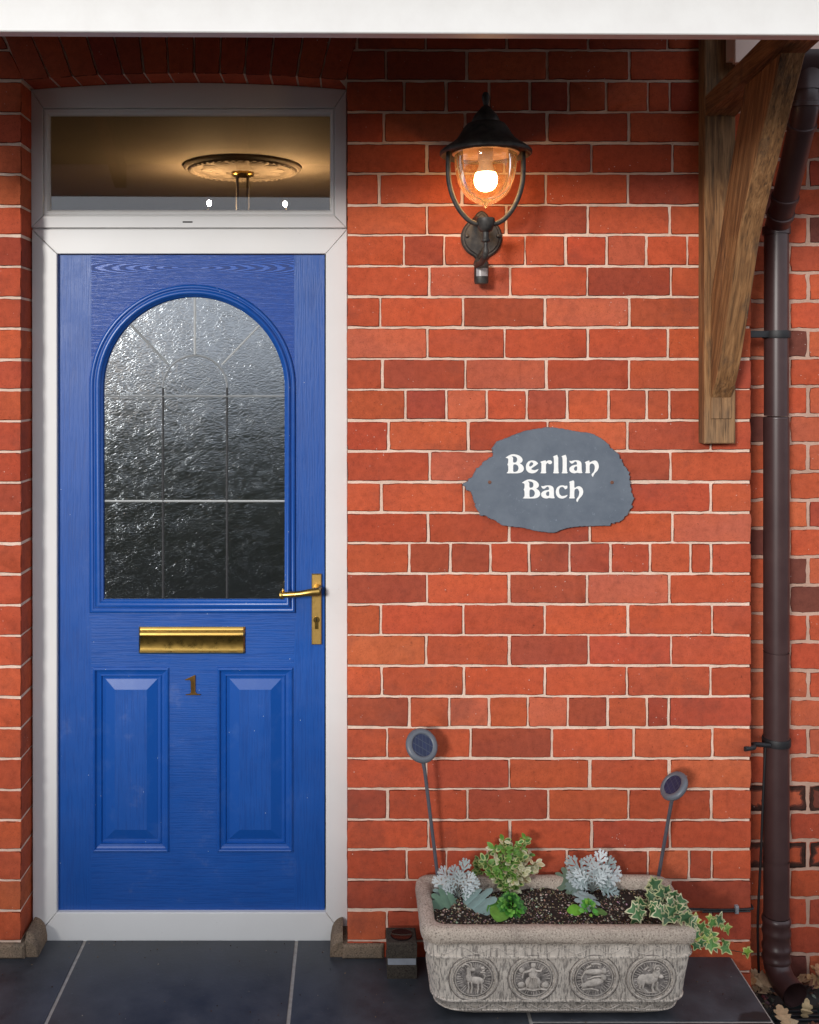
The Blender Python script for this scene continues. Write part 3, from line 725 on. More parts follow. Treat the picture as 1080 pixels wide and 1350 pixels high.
# ------------------------------------------------------------------ porch canopy
WHITE = m_plain('white painted timber', (.75, .735, .705), .5, (.70, .68, .65), 9, .2)
can = thing('porch_canopy', (0, -.85, 2.4), 'lean-to porch canopy with white painted fascia board above the door', 'canopy')
zf = EYE + (VY - 43.5) * S(.85); dF = .85
fb = MB(); T = Matrix.Rotation(rad(.25), 4, 'Y')
def slantbox(mb_, x0, x1, y0, y1, z0, z1, bv):
    n0 = len(mb_.v); mb_.box(x0, x1, y0, y1, z0, z1, bv)
    for i in range(n0, len(mb_.v)): mb_.v[i] = tuple((T @ (Vector(mb_.v[i]) - Vector((0, 0, z0)))) + Vector((0, 0, z0)))
slantbox(fb, -1.45, 1.10, -dF, -dF + .03, zf, zf + .135, .002)
fb.build('fascia_board', WHITE, can, fixn=True)
TILE = m_plain('grey roof tile', (.07, .07, .075), .8)
rf = MB(); rf.prism([(-1.47, 0), (1.12, 0), (1.12, .02), (-1.47, .02)], 0, 1)
rf.v = [(x, -dF - .05 + y * (dF + .05), 2.50 + z + y * .50) for x, y, z in rf.v]; rf.build('roof', TILE, can, fixn=True, smooth=0)
so = MB(); so.prism([(-1.43, 0), (1.08, 0), (1.08, .012), (-1.43, .012)], 0, 1)
so.v = [(x, -dF + .03 + y * (dF - .03), 2.46 + z + y * .48) for x, y, z in so.v]
so.build('soffit_boards', m_plain('dark stained boards', (.10, .055, .03), .7, (.06, .03, .02), 12, .3), can, fixn=True, smooth=0)
for i in range(6):
    x = -1.40 + i * .48
    if i == 5: x = 1.02
    ra = MB(); ra.prism([(x, -.09), (x + .045, -.09), (x + .045, -.004), (x, -.004)], 0, 1)
    ra.v = [(xx, -dF + .03 + y * (dF - .03), 2.46 + z + y * .48) for xx, y, z in ra.v]; ra.build('rafter', m_oak('y') if i == 0 else bpy.data.materials['weathered oak'], can, fixn=True, smooth=0)
OAKY = bpy.data.materials['weathered oak']; OAKZ = m_oak('z')
# canopy gutter along the fascia top
gt = MB(); gt.tube([(-1.5, -dF - .045, zf + .165), (1.13, -dF - .045, zf + .165)], .045, 16); gt.build('gutter', BLACK, can)

# ------------------------------------------------------------------ timber bracket
br = thing('timber_bracket', (.98, 0, 1.45), 'weathered oak porch bracket with curved strut fixed to the brick corner', 'bracket')
po = MB(); pxl, pxr = (929 - VX) * S(.05), (970 - VX) * S(.05); z0 = 1.655 - (585 - VY) * S(.05)
def wob(p, a=.0012): return p
po.prism([(pxl, z0), (pxr, z0), (pxr, 2.62), (pxl, 2.62)], -.05, .0, .003)
# raised foot block and tenon cheeks
po.build('wall_post', OAKZ, br, fixn=True)
tb = MB(); tx0, tx1 = (938 - VX) * S(.055), (964.5 - VX) * S(.055); tz0, tz1 = 1.655 - (552 - VY) * S(.055), 1.655 - (524 - VY) * S(.055)
xm = (tx0 + tx1) / 2
tb.prism([(tx0, tz0), (xm - .0006, tz0), (xm - .0006, tz1), (tx0, tz1)], -.0545, -.04, .001); tb.prism([(xm + .0006, tz0), (tx1, tz0), (tx1, tz1), (xm + .0006, tz1)], -.0545, -.04, .001)
tb.build('tenon', m_oak('z'), br, fixn=True)
st = MB(); sx0, sx1 = .995, 1.052
front = catmull([Vector((0, d, z)) for d, z in ((.0525, 1.588), (.112, 1.67), (.200, 1.873), (.267, 2.03), (.390, 2.215), (.520, 2.40))], 6)
back = catmull([Vector((0, d, z)) for d, z in ((.049, 1.588), (.049, 1.72), (.055, 1.86), (.1215, 2.015), (.189, 2.168), (.300, 2.385))], 6)
prev = None
for a, b in zip(front, back):
    rg = st.ring([(sx0 + .0015, -a.y, a.z), (sx0, -a.y + .002, a.z), (sx0, -b.y, b.z), (sx1, -b.y, b.z), (sx1, -a.y + .002, a.z), (sx1 - .0015, -a.y, a.z)])
    if prev: st.bridge(prev, rg)
    else: st.F(rg)
    prev = rg
st.F(prev); st.build('strut', m_oak('z', rad(-22), .08), br, fixn=True, smooth=40)
bc = MB(); a0, a1 = .05, .82; slope = .046 / .45
def bz(d, z): return z + (d - .05) * slope
zb = 2.371
rg0 = bc.ring([(pxl + .003, -a0, zb), (pxr - .002, -a0, zb), (pxr - .002, -a0, zb + .056), (pxl + .003, -a0, zb + .056)])
rg1 = bc.ring([(pxl + .02, -a1, bz(a1, zb)), (pxr + .015, -a1, bz(a1, zb)), (pxr + .015, -a1, bz(a1, zb) + .056), (pxl + .02, -a1, bz(a1, zb) + .056)])
bc.bridge(rg0, rg1); bc.F(rg0); bc.F(rg1); bc.build('brace', OAKY, br, fixn=True, smooth=0)

# ------------------------------------------------------------------ boxed eave, gutter, drainpipe
SOF = m_plain('pale pink painted soffit', (.74, .54, .46), .6, (.66, .47, .40), 10, .1)
ev = thing('eave', (1.4, 0, 2.52), 'pale boxed eave at the top right above the set back wall', 'eave')
e = MB(); e.box(XCR - .09, 2.6, -.10, YR, 2.52, 2.60); e.build('soffit_board', SOF, ev)
e = MB(); e.box(XCR - .09, 2.6, -.118, -.1005, 2.50, 2.68, .002); e.build('fascia_board', SOF, ev, fixn=True)
gu = MB(); gy, gz, gr = -.178, 2.50, .056; gx0 = 1.17
prev = None
for x in [gx0 + .12 * i for i in range(13)]:
    pts = [(x, gy + (gr) * cos(a), gz + gr * sin(a)) for a in [pi + pi * k / 16 for k in range(17)]]
    pin = [(x, gy + (gr - .003) * cos(a), gz + (gr - .003) * sin(a)) for a in [2 * pi - pi * k / 16 for k in range(17)]]
    rg = gu.ring(pts + pin)
    if prev: gu.bridge(prev, rg)
    else: gu.F(rg[:17])
    prev = rg
tag(gu.build('gutter', BROWN, smooth=50, fixn=True), 'brown half round gutter end at the top right corner', 'gutter')
PX, PY, PR = 1.2485, .120, .0345
pipe = thing('drainpipe', (PX, PY, -.19), 'tall brown plastic drainpipe in the recess beside the brick corner', 'drainpipe')
def pz(py, d=-.12): return EYE - (py - VY) * S(d)
pp = MB()
def sec(z0, z1, r0): pp.lathe((PX, PY, 0), [(r0, z0), (r0, z1)], 36)
pp.lathe((PX, PY, 0), [(.0345, pz(548)), (.0345, pz(302))], 36)
pp.lathe((PX, PY, 0), [(.034, pz(552)), (.0365, pz(552)), (.0368, pz(551)), (.0355, pz(549.5)), (.033, pz(549.5))][::-1], 36)
pp.lathe((PX, PY, 0), [(.0365, pz(857)), (.0365, pz(551))], 36)
pp.lathe((PX, PY, 0), [(.0335, pz(860)), (.0365, pz(859))], 36)
pp.lathe((PX, PY, 0), [(.0362, pz(1131)), (.0362, pz(859.5))], 36)
pp.lathe((PX, PY, 0), [(.034, pz(1140)), (.034, pz(850)), ], 36)
pp.lathe((PX, PY, 0), [(.0362, pz(1206)), (.0362, pz(1133.5))], 36)
pp.build('pipe', BROWN, pipe, smooth=40)
co = MB()
for y_, h in ((300, 9), ): co.lathe((PX, PY, 0), [(.035, pz(y_ + h)), (.0395, pz(y_ + h)), (.0395, pz(y_ - 1)), (.036, pz(y_ - 2)), (.033, pz(y_ - 2))], 36)
co.build('collar', BROWN, pipe)
sw = MB(); top_ = Vector((1.205, -.175, 2.44)); a_ = Vector((1.207, -.165, 2.36)); b_ = Vector((PX - .004, .075, 2.10))
path = catmull([top_, Vector((1.206, -.174, 2.385)), Vector((1.210, -.140, 2.325)), Vector((1.238, .05, 2.135)), Vector((PX, .115, 2.085)), Vector((PX, PY, 2.03))], 6)
sw.tube(path, .0345, 28)
for c_, d_ in ((6, .0385), (9, .040), (19, .040), (24, .0385)):
    for q in (0, 1): pass
for i0 in (7, 12, 17, 19):
    p, q = path[i0], path[i0 + 1]; t = (q - p).normalized()
    sw.tube([p - t * .004, p - t * .002, p + t * .010, p + t * .012], [.034, .0385, .0385, .034], 28)
sw.lathe(tuple(top_), [(.040, -.035), (.040, .03), (.050, .045)], 28)
sw.build('swan_neck', BROWN, pipe, smooth=50)
for y_ in (441, 977):
    cl = MB(); z = pz(y_); cl.lathe((PX, PY, 0), [(.036, z - .011), (.0395, z - .011), (.0405, z - .006), (.0405, z + .006), (.0395, z + .011), (.036, z + .011)], 36)
    if y_ > 900: cl.tube(catmull([Vector((XCR - .02, -.004, z + .022)), Vector((XCR + .012, .012, z + .021)), Vector((XCR + .03, .06, z + .012)), Vector((PX - .035, .085, z + .0))], 5), .007, 8)
    else: cl.box(XCR + .0, PX - .03, .095, .11, z - .010, z + .010, .001)
    cl.build('clamp', RUBBER, pipe, smooth=45)
# shoe with ribs
sh = MB(); SZ = lambda y_: pz(y_)
sh.lathe((PX, PY, 0), [(.036, SZ(1207)), (.0385, SZ(1208)), (.0410, SZ(1211)), (.0410, SZ(1214)), (.0385, SZ(1217)), (.0385, SZ(1223)), (.0410, SZ(1226)), (.0410, SZ(1229)), (.0385, SZ(1232)), (.0375, SZ(1236)), (.0375, SZ(1244)), (.0410, SZ(1246)), (.0410, SZ(1250)), (.038, SZ(1253)), (.038, SZ(1259)), (.041, SZ(1261)), (.041, SZ(1264)), (.038, SZ(1267))], 36)
spath = catmull([Vector((PX, PY, SZ(1262))), Vector((PX, PY - .004, SZ(1272))), Vector((PX + .005, PY - .035, SZ(1284))), Vector((PX + .016, PY - .085, SZ(1288)))], 6)
sh.tube(spath, .037, 28, caps=False)
sh.tube(spath, .0345, 28, caps=False)
e0 = spath[-1]; t = (spath[-1] - spath[-2]).normalized(); sh.tube([e0 - t * .003, e0 + t * .003], [.0385, .0385], 28, caps=False)
sh.build('shoe', BROWN, pipe, smooth=50)
# cables
cb = MB(); cz = EYE - (1198 - VY) * K
cb.tube(catmull([Vector(((905 - VX) * K, -.006, cz + .003)), Vector(((940 - VX) * K, -.006, cz)), Vector(((985 - VX) * K, -.006, cz + .002)), Vector((XCR + .004, .004, cz + .004)), Vector((XCR + .006, .08, cz)), Vector((XCR + .03, .19, cz - .01))], 6), .0032, 8)
cb.tube([(( 925 - VX) * K, -.0065, cz - .006), ((988 - VX) * K, -.0065, cz - .004)], .0022, 6)
cbl = tag(cb.build('cable', RUBBER), 'thin black cable clipped along the bricks just right of the trough', 'cable')
ck = MB(); ck.box((968 - VX) * K, (972.5 - VX) * K, -.012, 0, cz - .010, cz + .012, .002); ck.build('cable_clip', m_plain('grey plastic', (.30, .31, .33), .5), cbl, fixn=True)
cv = MB(); cv.tube(catmull([Vector((PX - .040, .100, pz(975))), Vector((PX - .0425, .112, pz(1050))), Vector((PX - .044, .12, pz(1110))), Vector((PX - .045, .13, pz(1160))), Vector((PX - .047, .14, pz(1225))), Vector((PX - .040, .15, pz(1290)))], 8), .0038, 8)
tag(cv.build('cable', RUBBER), 'black cable running down the left side of the brown drainpipe', 'cable')

# ------------------------------------------------------------------ wall lantern
LD = .18; LS = S(LD); LX = (640.5 - VX) * LS
def lz(py): return EYE - (py - VY) * LS
lan = thing('wall_lantern', ((634 - VX) * K, 0, EYE - (340 - VY) * K), 'black outdoor wall lantern with a lit bulb in clear glass above a motion sensor', 'lantern')
def lp_(pairs): return [(r * LS, lz(y)) for r, y in pairs]
cp = MB()
cp.lathe((LX, -LD, 0), lp_([(0, 121), (3, 122), (5, 126), (5.2, 130), (4, 135), (3, 139), (4, 140), (5.6, 141), (7, 143), (10.5, 147), (15, 152), (17.5, 157), (18.6, 160), (18.5, 162), (22, 162.4), (25, 164), (28.5, 168), (31.5, 173), (34.5, 178), (39, 184), (46, 189.5), (53, 194), (58.5, 198), (60.5, 200), (60.5, 203.5), (58.5, 205), (57, 203), (52, 199), (44, 195), (40, 194), (30, 193), (10, 192), (0, 192)]), 56)
cp.build('cap', BLACK, lan, smooth=50)
rg_ = MB(); rg_.lathe((LX, -LD, 0), lp_([(9, 196), (43, 197), (44, 203), (41, 203), (41, 198), (9, 197)]), 48); rg_.build('reflector_collar', m_metal('reflector copper', (.45, .30, .20), .4, .5), lan)  # added reflective disc, gives the warm glow under the cap
jar = MB(); jp = [(41, 200), (41.2, 207), (40.8, 216), (39.5, 226), (37.5, 236), (34, 246), (29.5, 254), (23, 261), (14, 267), (6, 270), (3, 271.5), (2.5, 273.5), (0, 275)]
jar.lathe((LX, -LD, 0), lp_(jp), 48)
jar.build('glass_jar', m_clear('seeded glass', (.97, .93, .86), 1.35, .02, .38, (1.0, .60, .28)), lan, smooth=60)  # orange haze colour stands for the bulb's glow in the jar
sk = MB(); sk.lathe((LX, -LD, 0), lp_([(10, 183), (10, 213), (8.5, 213.5), (8.8, 216), (10.2, 221), (13, 228)]), 28)
sk.build('lamp_holder', m_plain('cream plastic', (.62, .48, .36), .5), lan, smooth=50)
bl = MB(); bl.lathe((LX, -LD, 0), lp_([(13, 228), (14.8, 232), (15.4, 237), (15, 242), (12.8, 247), (9, 250.5), (4, 252.3), (0, 252.8)]), 32)
bl.build('bulb', m_emit('lit lantern bulb', (1, .60, .27), 36), lan, smooth=60)
yk = MB()
for s_ in (-1, 1):
    yk.tube(catmull([Vector((LX + s_ * a * LS, -LD, lz(b))) for a, b in ((49, 200), (49.5, 222), (48, 242), (43, 260), (35, 276), (24, 289), (14, 294.5), (8, 295))], 6), .0068, 12)
yk.build('yoke', BLACK, lan, smooth=60)
cu = MB(); cu.lathe((LX, -LD, 0), lp_([(0, 289), (9.5, 288.5), (11.5, 287.5), (12, 289), (11.5, 293), (10, 300), (8, 304.5), (4.6, 306), (4.3, 311), (4.8, 315), (6, 317), (5.6, 318.5), (2.6, 320), (2.8, 326), (4.2, 331), (3.4, 336), (0, 338)]), 32)
cu.build('cup_stem', BLACK, lan, smooth=50)
arm = MB(); arm.tube(catmull([Vector((LX, -LD, lz(332))), Vector((LX - .002, -LD + .01, lz(339))), Vector((LX - .006, -.11, lz(344))), Vector((LX - .010, -.055, lz(341))), Vector(((637 - VX) * K, -.02, EYE - (330 - VY) * K))], 6), [.008] * 25, 12)
wb = [(lambda t: (Vector((LX - .006, -.012 - .150 * sin(t * pi / 2), EYE - (292 + 22 * t - VY) * K))))(i / 10) for i in range(11)]
arm.tube(wb, [.014 - .006 * i / 10 for i in range(11)], 10, sx=.5)
arm.build('arm', BLACK, lan, smooth=60)
pl_ = MB(); PC = (634.5, 313.5)
ol = []
for i in range(48):
    a = 2 * pi * i / 48; r = 27.0
    x, y = r * sin(a), -r * cos(a) 
    if abs(a) < .55 or a > 2 * pi - .55: y = min(y, -35 + 14 * (abs(x) / 13) ** 2)
    if abs(a - pi) < .5: y = max(y, 33 - 12 * (abs(x) / 13) ** 2)
    ol.append((PC[0] + x, PC[1] + y))
o2 = [((a - VX) * K, EYE - (b - VY) * K) for a, b in ol]
pl_.prism(o2, -.012, 0, .004); pl_.prism(inset(o2, .008), -.016, -.01, .003)
wp = pl_.build('wall_plate', BLACK, lan, fixn=True)
for sx_ in (615, 656):
    q = MB(); q.lathe(((sx_ - VX) * K, -.014, EYE - (312 - VY) * K), [(.006, 0), (.006, .004), (.004, .007), (0, .008)], 14, Vector((0, -1, 0))); q.build('screw', BLACK, wp)
se = MB(); sX0, sX1 = (625.5 - VX) * S(.05), (644.5 - VX) * S(.05); sz = lambda y_: EYE - (y_ - VY) * S(.05)
cxs = (sX0 + sX1) / 2; hwid = (sX1 - sX0) / 2
se.lathe((cxs, -.045, 0), [(0, sz(342)), (hwid * .7, sz(342)), (hwid, sz(346)), (hwid, sz(371)), (hwid * .9, sz(374)), (0, sz(375))], 28)
se.box(cxs - .012, cxs + .012, -.05, -.008, sz(352), sz(342), .002)
sen = se.build('motion_sensor', BLACK, lan, smooth=40)
sw_ = MB(); n = 10
r0 = sw_.ring([(cxs + (hwid + .0008) * sin(a), -.045 - (hwid + .0008) * cos(a), sz(364.5)) for a in [-.85 + 1.7 * i / n for i in range(n + 1)]])
r1 = sw_.ring([(cxs + (hwid + .0008) * sin(a), -.045 - (hwid + .0008) * cos(a), sz(354)) for a in [-.85 + 1.7 * i / n for i in range(n + 1)]])
sw_.bridge(r0, r1, False); sw_.build('sensor_window', m_plain('milky sensor window', (.36, .33, .33), .3), sen)

# ------------------------------------------------------------------ slate house sign
sg = thing('house_sign', tuple(W(726, 640)), 'rough edged grey slate house name sign with white lettering on the bricks', 'sign')
so_ = [(530,52),(600,60),(680,75),(760,85),(800,105),(850,140),(862,160),(875,175),(905,200),(912,220),(925,232),(935,255),(955,285),(965,320),(968,350),(972,380),(985,430),(975,450),(972,480),(955,510),(905,555),(835,573),(700,577),(630,585),(560,612),(480,603),(400,585),(290,572),(250,545),(170,515),(160,490),(150,470),(148,450),(130,430),(125,405),(105,385),(98,365),(78,355),(85,345),(105,340),(120,318),(140,300),(150,272),(170,262),(185,240),(235,205),(240,185),(238,165),(260,130),(350,95),(410,72)]
so2 = [(590 + a / 4, 550 + b / 4) for a, b in so_]
den = []
for i in range(len(so2)):
    a, b = so2[i], so2[(i + 1) % len(so2)]; n = max(1, int(hypot(a[0]-b[0], a[1]-b[1]) / 2.2))
    for k in range(n):
        u = k / n; x, y = a[0] + (b[0]-a[0]) * u, a[1] + (b[1]-a[1]) * u
        j = .4 + (1.1 if (x < 652 or x > 800) else 0); den.append((x + R.uniform(-j, j), y + R.uniform(-j, j)))
sp_ = [(W(a, b, .016).x, W(a, b, .016).z) for a, b in den]
sb = MB(); sb.prism(sp_, -.016, -.006, .0015)
SIGN = m_slate('sign slate', (.095, .115, .145), (.135, .158, .190), .55, 14, .6)
sb.build('slate_plate', SIGN, sg, fixn=True, smooth=20)
B_ = ([(90,195),(150,155),(200,132),(250,125),(310,135),(370,160),(410,200),(422,240),(405,280),(365,302),(415,330),(445,380),(440,430),(410,465),(360,485),(300,490),(105,490),(135,465),(147,440),(147,350),(128,325),(145,290),(147,215),(125,200)],
      [[(238,185),(238,285),(290,285),(315,250),(315,205),(290,175),(250,165),(205,165)], [(240,322),(240,462),(270,465),(320,450),(345,400),(332,348),(290,317)]])
e_ = ([(480,370),(490,310),(530,260),(600,242),(665,255),(718,300),(680,335),(575,405),(610,425),(650,430),(700,415),(725,405),(700,450),(650,485),(590,492),(530,475),(490,430)], [[(540,335),(556,368),(610,335),(625,305),(600,278),(565,285)]])
r_ = ([(750,270),(860,240),(862,270),(900,245),(940,240),(978,260),(980,295),(950,318),(910,312),(905,290),(880,300),(862,320),(862,450),(870,490),(750,490),(775,460),(778,300),(765,285)], [])
l1 = ([(55,170),(160,130),(160,450),(180,490),(55,490),(78,455),(78,200)], []); l2 = ([(215,165),(322,130),(322,450),(345,490),(218,490),(243,455),(243,195)], [])
a_2 = ([(368,250),(410,258),(450,243),(530,240),(580,260),(603,300),(605,440),(622,485),(560,487),(520,478),(470,492),(410,480),(370,440),(372,385),(410,350),(460,332),(515,325),(515,285),(490,262),(465,275),(440,300),(415,308),(385,290)], [[(518,355),(480,362),(458,390),(465,430),(495,445),(518,430)]])
n_ = ([(660,280),(752,240),(752,285),(800,260),(860,243),(900,265),(928,320),(930,380),(905,440),(850,490),(815,565),(795,530),(792,505),(830,470),(850,420),(855,360),(840,320),(800,300),(755,320),(755,455),(770,487),(665,487),(685,455),(685,310)], [])
c_ = ([(775,170),(775,215),(740,232),(725,205),(700,190),(665,200),(648,240),(655,300),(690,330),(735,325),(782,308),(760,345),(710,368),(650,362),(610,320),(598,265),(615,205),(660,172),(710,168),(740,178)], [])
h_ = ([(800,115),(878,88),(878,215),(920,185),(960,180),(1000,210),(1015,265),(1000,320),(950,370),(925,425),(908,400),(910,375),(945,330),(955,270),(940,230),(915,215),(880,235),(878,340),(890,365),(795,365),(812,340),(812,140)], [])
LET = MB()
def glyph(g, f):
    outs = [smooth_poly([f(*p) for p in l], 1) for l in [g[0]] + g[1]]
    wl = [[(W(a, b, .0168).x, W(a, b, .0168).z) for a, b in l] for l in outs]
    LET.polyface(wl[0], wl[1:], -.0168)
z1_ = lambda a, b: (660 + a / 14.4, 590 + b / 14.4); z2_ = lambda a, b: (725 + a / 14.4, 590 + b / 14.4); z3_ = lambda a, b: (680 + a / 11.37, 625 + b / 11.37)
for g_l in (B_, e_, r_): glyph(g_l, z1_)
for g_l in (l1, l2, a_2, n_): glyph(g_l, z2_)
glyph(B_, lambda a, b: (680 + 7.75 + (a - 90) / 14.4, 657.2 + (b - 490) / 14.4))
glyph(a_2, lambda a, b: (713.4 + (a - 368) / 13.9, 657.2 + (b - 490) / 14.4))
glyph(c_, z3_); glyph(h_, z3_)
LET.build('lettering', m_plain('white sign paint', (.88, .87, .84), .5, (.80, .79, .76), 120, .1), sg, smooth=0)
for (a, b) in ((645.7, 635.7), (807, 636)):
    q = MB(); q.lathe(tuple(W(a, b, .0158)), [(.0050, -.0004), (.0050, .0012), (.0036, .0020), (0, .0016)], 14, Vector((0, -1, 0))); q.build('screw', m_metal('rusty screw', (.16, .07, .045), .7, .4), sg)

# ------------------------------------------------------------------ trough planter
STN, RIM, REL, RAI = m_stone(), m_stone_rim(), m_relief(), m_raised()
PX0, PX1, PD0, PD1, RZ = .170, .881, .022, .326, .252
pl = thing('stone_trough', ((PX0 + PX1) / 2, -(PD0 + PD1) / 2, 0), 'cast stone trough planter with four round reliefs standing on the slate step', 'planter')
def rr_loop(ins, r, z, n=8, wob_=0.0):
    x0, x1, y0, y1 = PX0 + ins, PX1 - ins, -PD1 + ins, -PD0 - ins; r = max(.004, r); pts = []
    segs = [((x1 - r, y0 + r), -pi/2), ((x1 - r, y1 - r), 0), ((x0 + r, y1 - r), pi/2), ((x0 + r, y0 + r), pi)]
    corners = []
    for (cx, cy), a0 in segs: corners.append([(cx + r * cos(a0 + pi/2 * k / n), cy + r * sin(a0 + pi/2 * k / n)) for k in range(n + 1)])
    for i in range(4):
        c = corners[i]; nx = corners[(i + 1) % 4][0]; pts += c
        m_ = 24 if i % 2 else 10
        for k in range(1, m_): u = k / m_; pts.append((c[-1][0] * (1-u) + nx[0] * u, c[-1][1] * (1-u) + nx[1] * u))
    return [Vector((x, y, z)) + Vector((mn.noise(Vector((x * 25, y * 25, z * 25))), mn.noise(Vector((x * 25, y * 25, z * 25 + 50))), mn.noise(Vector((x * 25 + 90, y * 25, z * 25))))) * wob_ for x, y in pts]
tr = MB(); prev = None
PROF = [(.046, .03, .19, 1), (.043, .035, .228, 1), (.040, .035, .244, 1), (.034, .036, RZ - .001, 1), (.020, .038, RZ + .001, 1), (.008, .040, RZ - .003, 1), (.003, .042, RZ - .010, 1), (.001, .044, RZ - .024, 1), (.004, .044, .2165, 1),
        (.010, .044, .2135, 0), (.011, .044, .209, 0), (.0145, .044, .2075, 0), (.0155, .044, .180, 0), (.0125, .044, .1785, 0), (.0125, .044, .1755, 0), (.017, .044, .174, 0), (.024, .046, .120, 0), (.031, .048, .0605, 0),
        (.028, .050, .059, 0), (.0285, .052, .0555, 0), (.032, .056, .054, 0), (.040, .064, .030, 0), (.038, .064, .028, 0), (.046, .07, .020, 0), (.062, .08, .008, 0), (.085, .09, .001, 0)]
for ins, r, z, mt in PROF:
    rg = tr.ring(rr_loop(ins, r, z, 8, .0016 if mt else .0007))
    if prev: tr.mi = mt; tr.bridge(prev, rg)
    prev = rg
tr.mi = 0; tr.F(prev)
trough = tr.build('trough_body', [STN, RIM], pl, smooth=50, fixn=True)
slp = (.031 - .017) / (.174 - .0605)
def fy(z): return -PD1 + .017 + (.174 - z) * slp       # front panel surface y at height z
# scroll ornament bands
for zc, amp, name in ((.194, .008, 'scroll_band'), (.040, .0075, 'scroll_band')):
    sb_ = MB(); yb = (-PD1 + .0155) if zc > .1 else (-PD1 + .0362)
    xa, xb = (PX0 + .055, PX1 - .055) if zc > .1 else (PX0 + .105, PX1 - .105)
    pts = [Vector((xa + (xb - xa) * i / 150, yb - .0002, zc + amp * sin((xa + (xb - xa) * i / 150) * 75))) for i in range(151)]
    sb_.tube(pts, .0013, 6)
    for k in range(16):
        x = xa + .02 + k * (xb - xa - .04) / 15; s_ = 1 if k % 2 else -1
        sb_.tube([Vector((x + .0065 * (1 - q / 16) * cos(q * .55) * 1.3, yb - .0002, zc + s_ * .0006 + .0060 * (1 - q / 16) * sin(q * .55))) for q in range(13)], .0011, 5)
    sb_.build(name, RAI, trough, smooth=60)
def relief(cx, kind):
    cz = .1185; m = MB(); R0 = .0585
    yy = lambda z, o: fy(z) - o
    def pt(u, v, o=0.002): z = cz + v * R0; return Vector((cx + u * R0, yy(z, o), z))
    m.mi = 0
    m.mi = 1
    for rr in (1.09, .855, .765): m.tube([pt(rr * cos(2*pi*k/48), rr * sin(2*pi*k/48), .0004) for k in range(49)], .0011, 6, caps=False, ref=Vector((0, -1, 0)))  # dark rings paint groove shade so the bands look recessed
    m.mi = 0
    for rr, h, wd in ((1.0, .0026, .0020), (.80, .0020, .0012)):
        ring = [pt(rr * cos(2*pi*k/48), rr * sin(2*pi*k/48), h * .3) for k in range(49)]; m.tube(ring, wd, 8, caps=False, ref=Vector((0, -1, 0)))
    m.mi = 1                                        # field of the medallion
    c0_ = m.V(pt(0, 0, .0006)); rg = m.ring([pt(.8 * cos(2*pi*k/40), .8 * sin(2*pi*k/40), .0006) for k in range(40)])
    for k in range(40): m.F((c0_, rg[k], rg[(k+1) % 40]))
    m.mi = 0
    for k in range(34):
        a = 2 * pi * k / 34 + R.uniform(-.05, .05); q = R.uniform(.45, .66); m.tube([pt(q * cos(a), q * sin(a), .0006), pt(.76 * cos(a), .76 * sin(a), .0006)], .0008, 5)
    def bl(u, v, ru, rv, rot=0, h=.0034): m.blob(pt(u, v, .001), ru * R0, h, rv * R0, rot, 12, 6)
    def ln(pts_, r=.0015, o=.0022): m.tube([pt(u, v, o) for u, v in pts_], r, 6)
    for k in range(28):                             # beading between the rings
        a = 2 * pi * k / 28; m.blob(pt(.9 * cos(a), .9 * sin(a), .0004), .0022, .0012, .0022, 0, 6, 4)
    if kind == 'goat':
        bl(.12, -.08, .34, .17, -.1); bl(-.20, .02, .13, .20, .35); bl(-.22, .30, .09, .24, .15); bl(-.10, .44, .17, .09, -.25)
        ln([(-.16, .50), (-.26, .66), (-.42, .68), (-.50, .56)], .0022); ln([(-.10, .52), (-.12, .70), (-.26, .78)], .0018)
        for u in (-.24, -.10, .18, .34): ln([(u, -.15), (u + .03, -.40), (u - .01, -.66)], .0026)
        ln([(.44, .0), (.50, .14), (.42, .20)]); bl(.38, .50, .10, .05); bl(.42, .38, .06, .03); ln([(.28, .3), (.5, .28)])
    elif kind == 'figure':
        bl(0, .62, .11, .13); bl(0, .25, .20, .28); bl(0, -.16, .34, .32); ln([(-.1, .38), (-.40, .30), (-.46, .05)], .003); ln([(.1, .38), (.34, .36), (.44, .60)], .003)
        for u in (-.24, -.12, 0, .12, .24): ln([(u * .5, .1), (u, -.2), (u * 1.2, -.42)], .0016, .0052)
        ln([(-.62, -.52), (-.3, -.46), (0, -.54), (.3, -.46), (.62, -.52)], .003); bl(-.50, -.28, .16, .13); bl(.54, -.28, .16, .13); bl(-.5, .4, .12, .12)
    elif kind == 'fish':
        bl(.0, -.18, .44, .17, .22); bl(.40, .06, .12, .15, .6); bl(-.42, -.32, .14, .12); ln([(-.3, -.02), (.0, .10), (.34, .12)], .002)
        bl(-.02, .32, .42, .13, .05, .0035); bl(.42, .36, .10, .14, .2, .003); ln([(-.40, .34), (-.55, .05), (-.5, -.2)], .002); ln([(-.15, .68), (.05, .72), (.25, .66)], .003)
        ln([(-.5, -.5), (-.1, -.46), (.2, -.55)], .002); ln([(-.35, .5), (-.15, .62)], .002)
    else:
        bl(-.05, .0, .36, .25, .1); bl(-.40, -.05, .20, .28, -.2); bl(.22, .22, .17, .18, .3); bl(.42, .10, .13, .09, -.3)
        ln([(.26 + .20 * (1 - q / 20) * cos(q * .55), .46 + .20 * (1 - q / 20) * sin(q * .55)) for q in range(19)], .0024)
        for u, w_ in ((-.45, -.25), (-.32, -.12), (.10, .14), (.28, .40)): ln([(u, -.15), (u - .04, -.42), (w_, -.62)], .0028)
        ln([(-.3, .42), (-.15, .56), (-.02, .44), (-.16, .36)], .002); ln([(-.62, -.7 + .2), (-.2, -.66), (.3, -.62)], .0015)
    m.build('medallion', [RAI, REL], trough, smooth=60, fixn=True)
MEDX = [(p - VX) * S(.30) for p in (624.5, 702.5, 783, 858)]
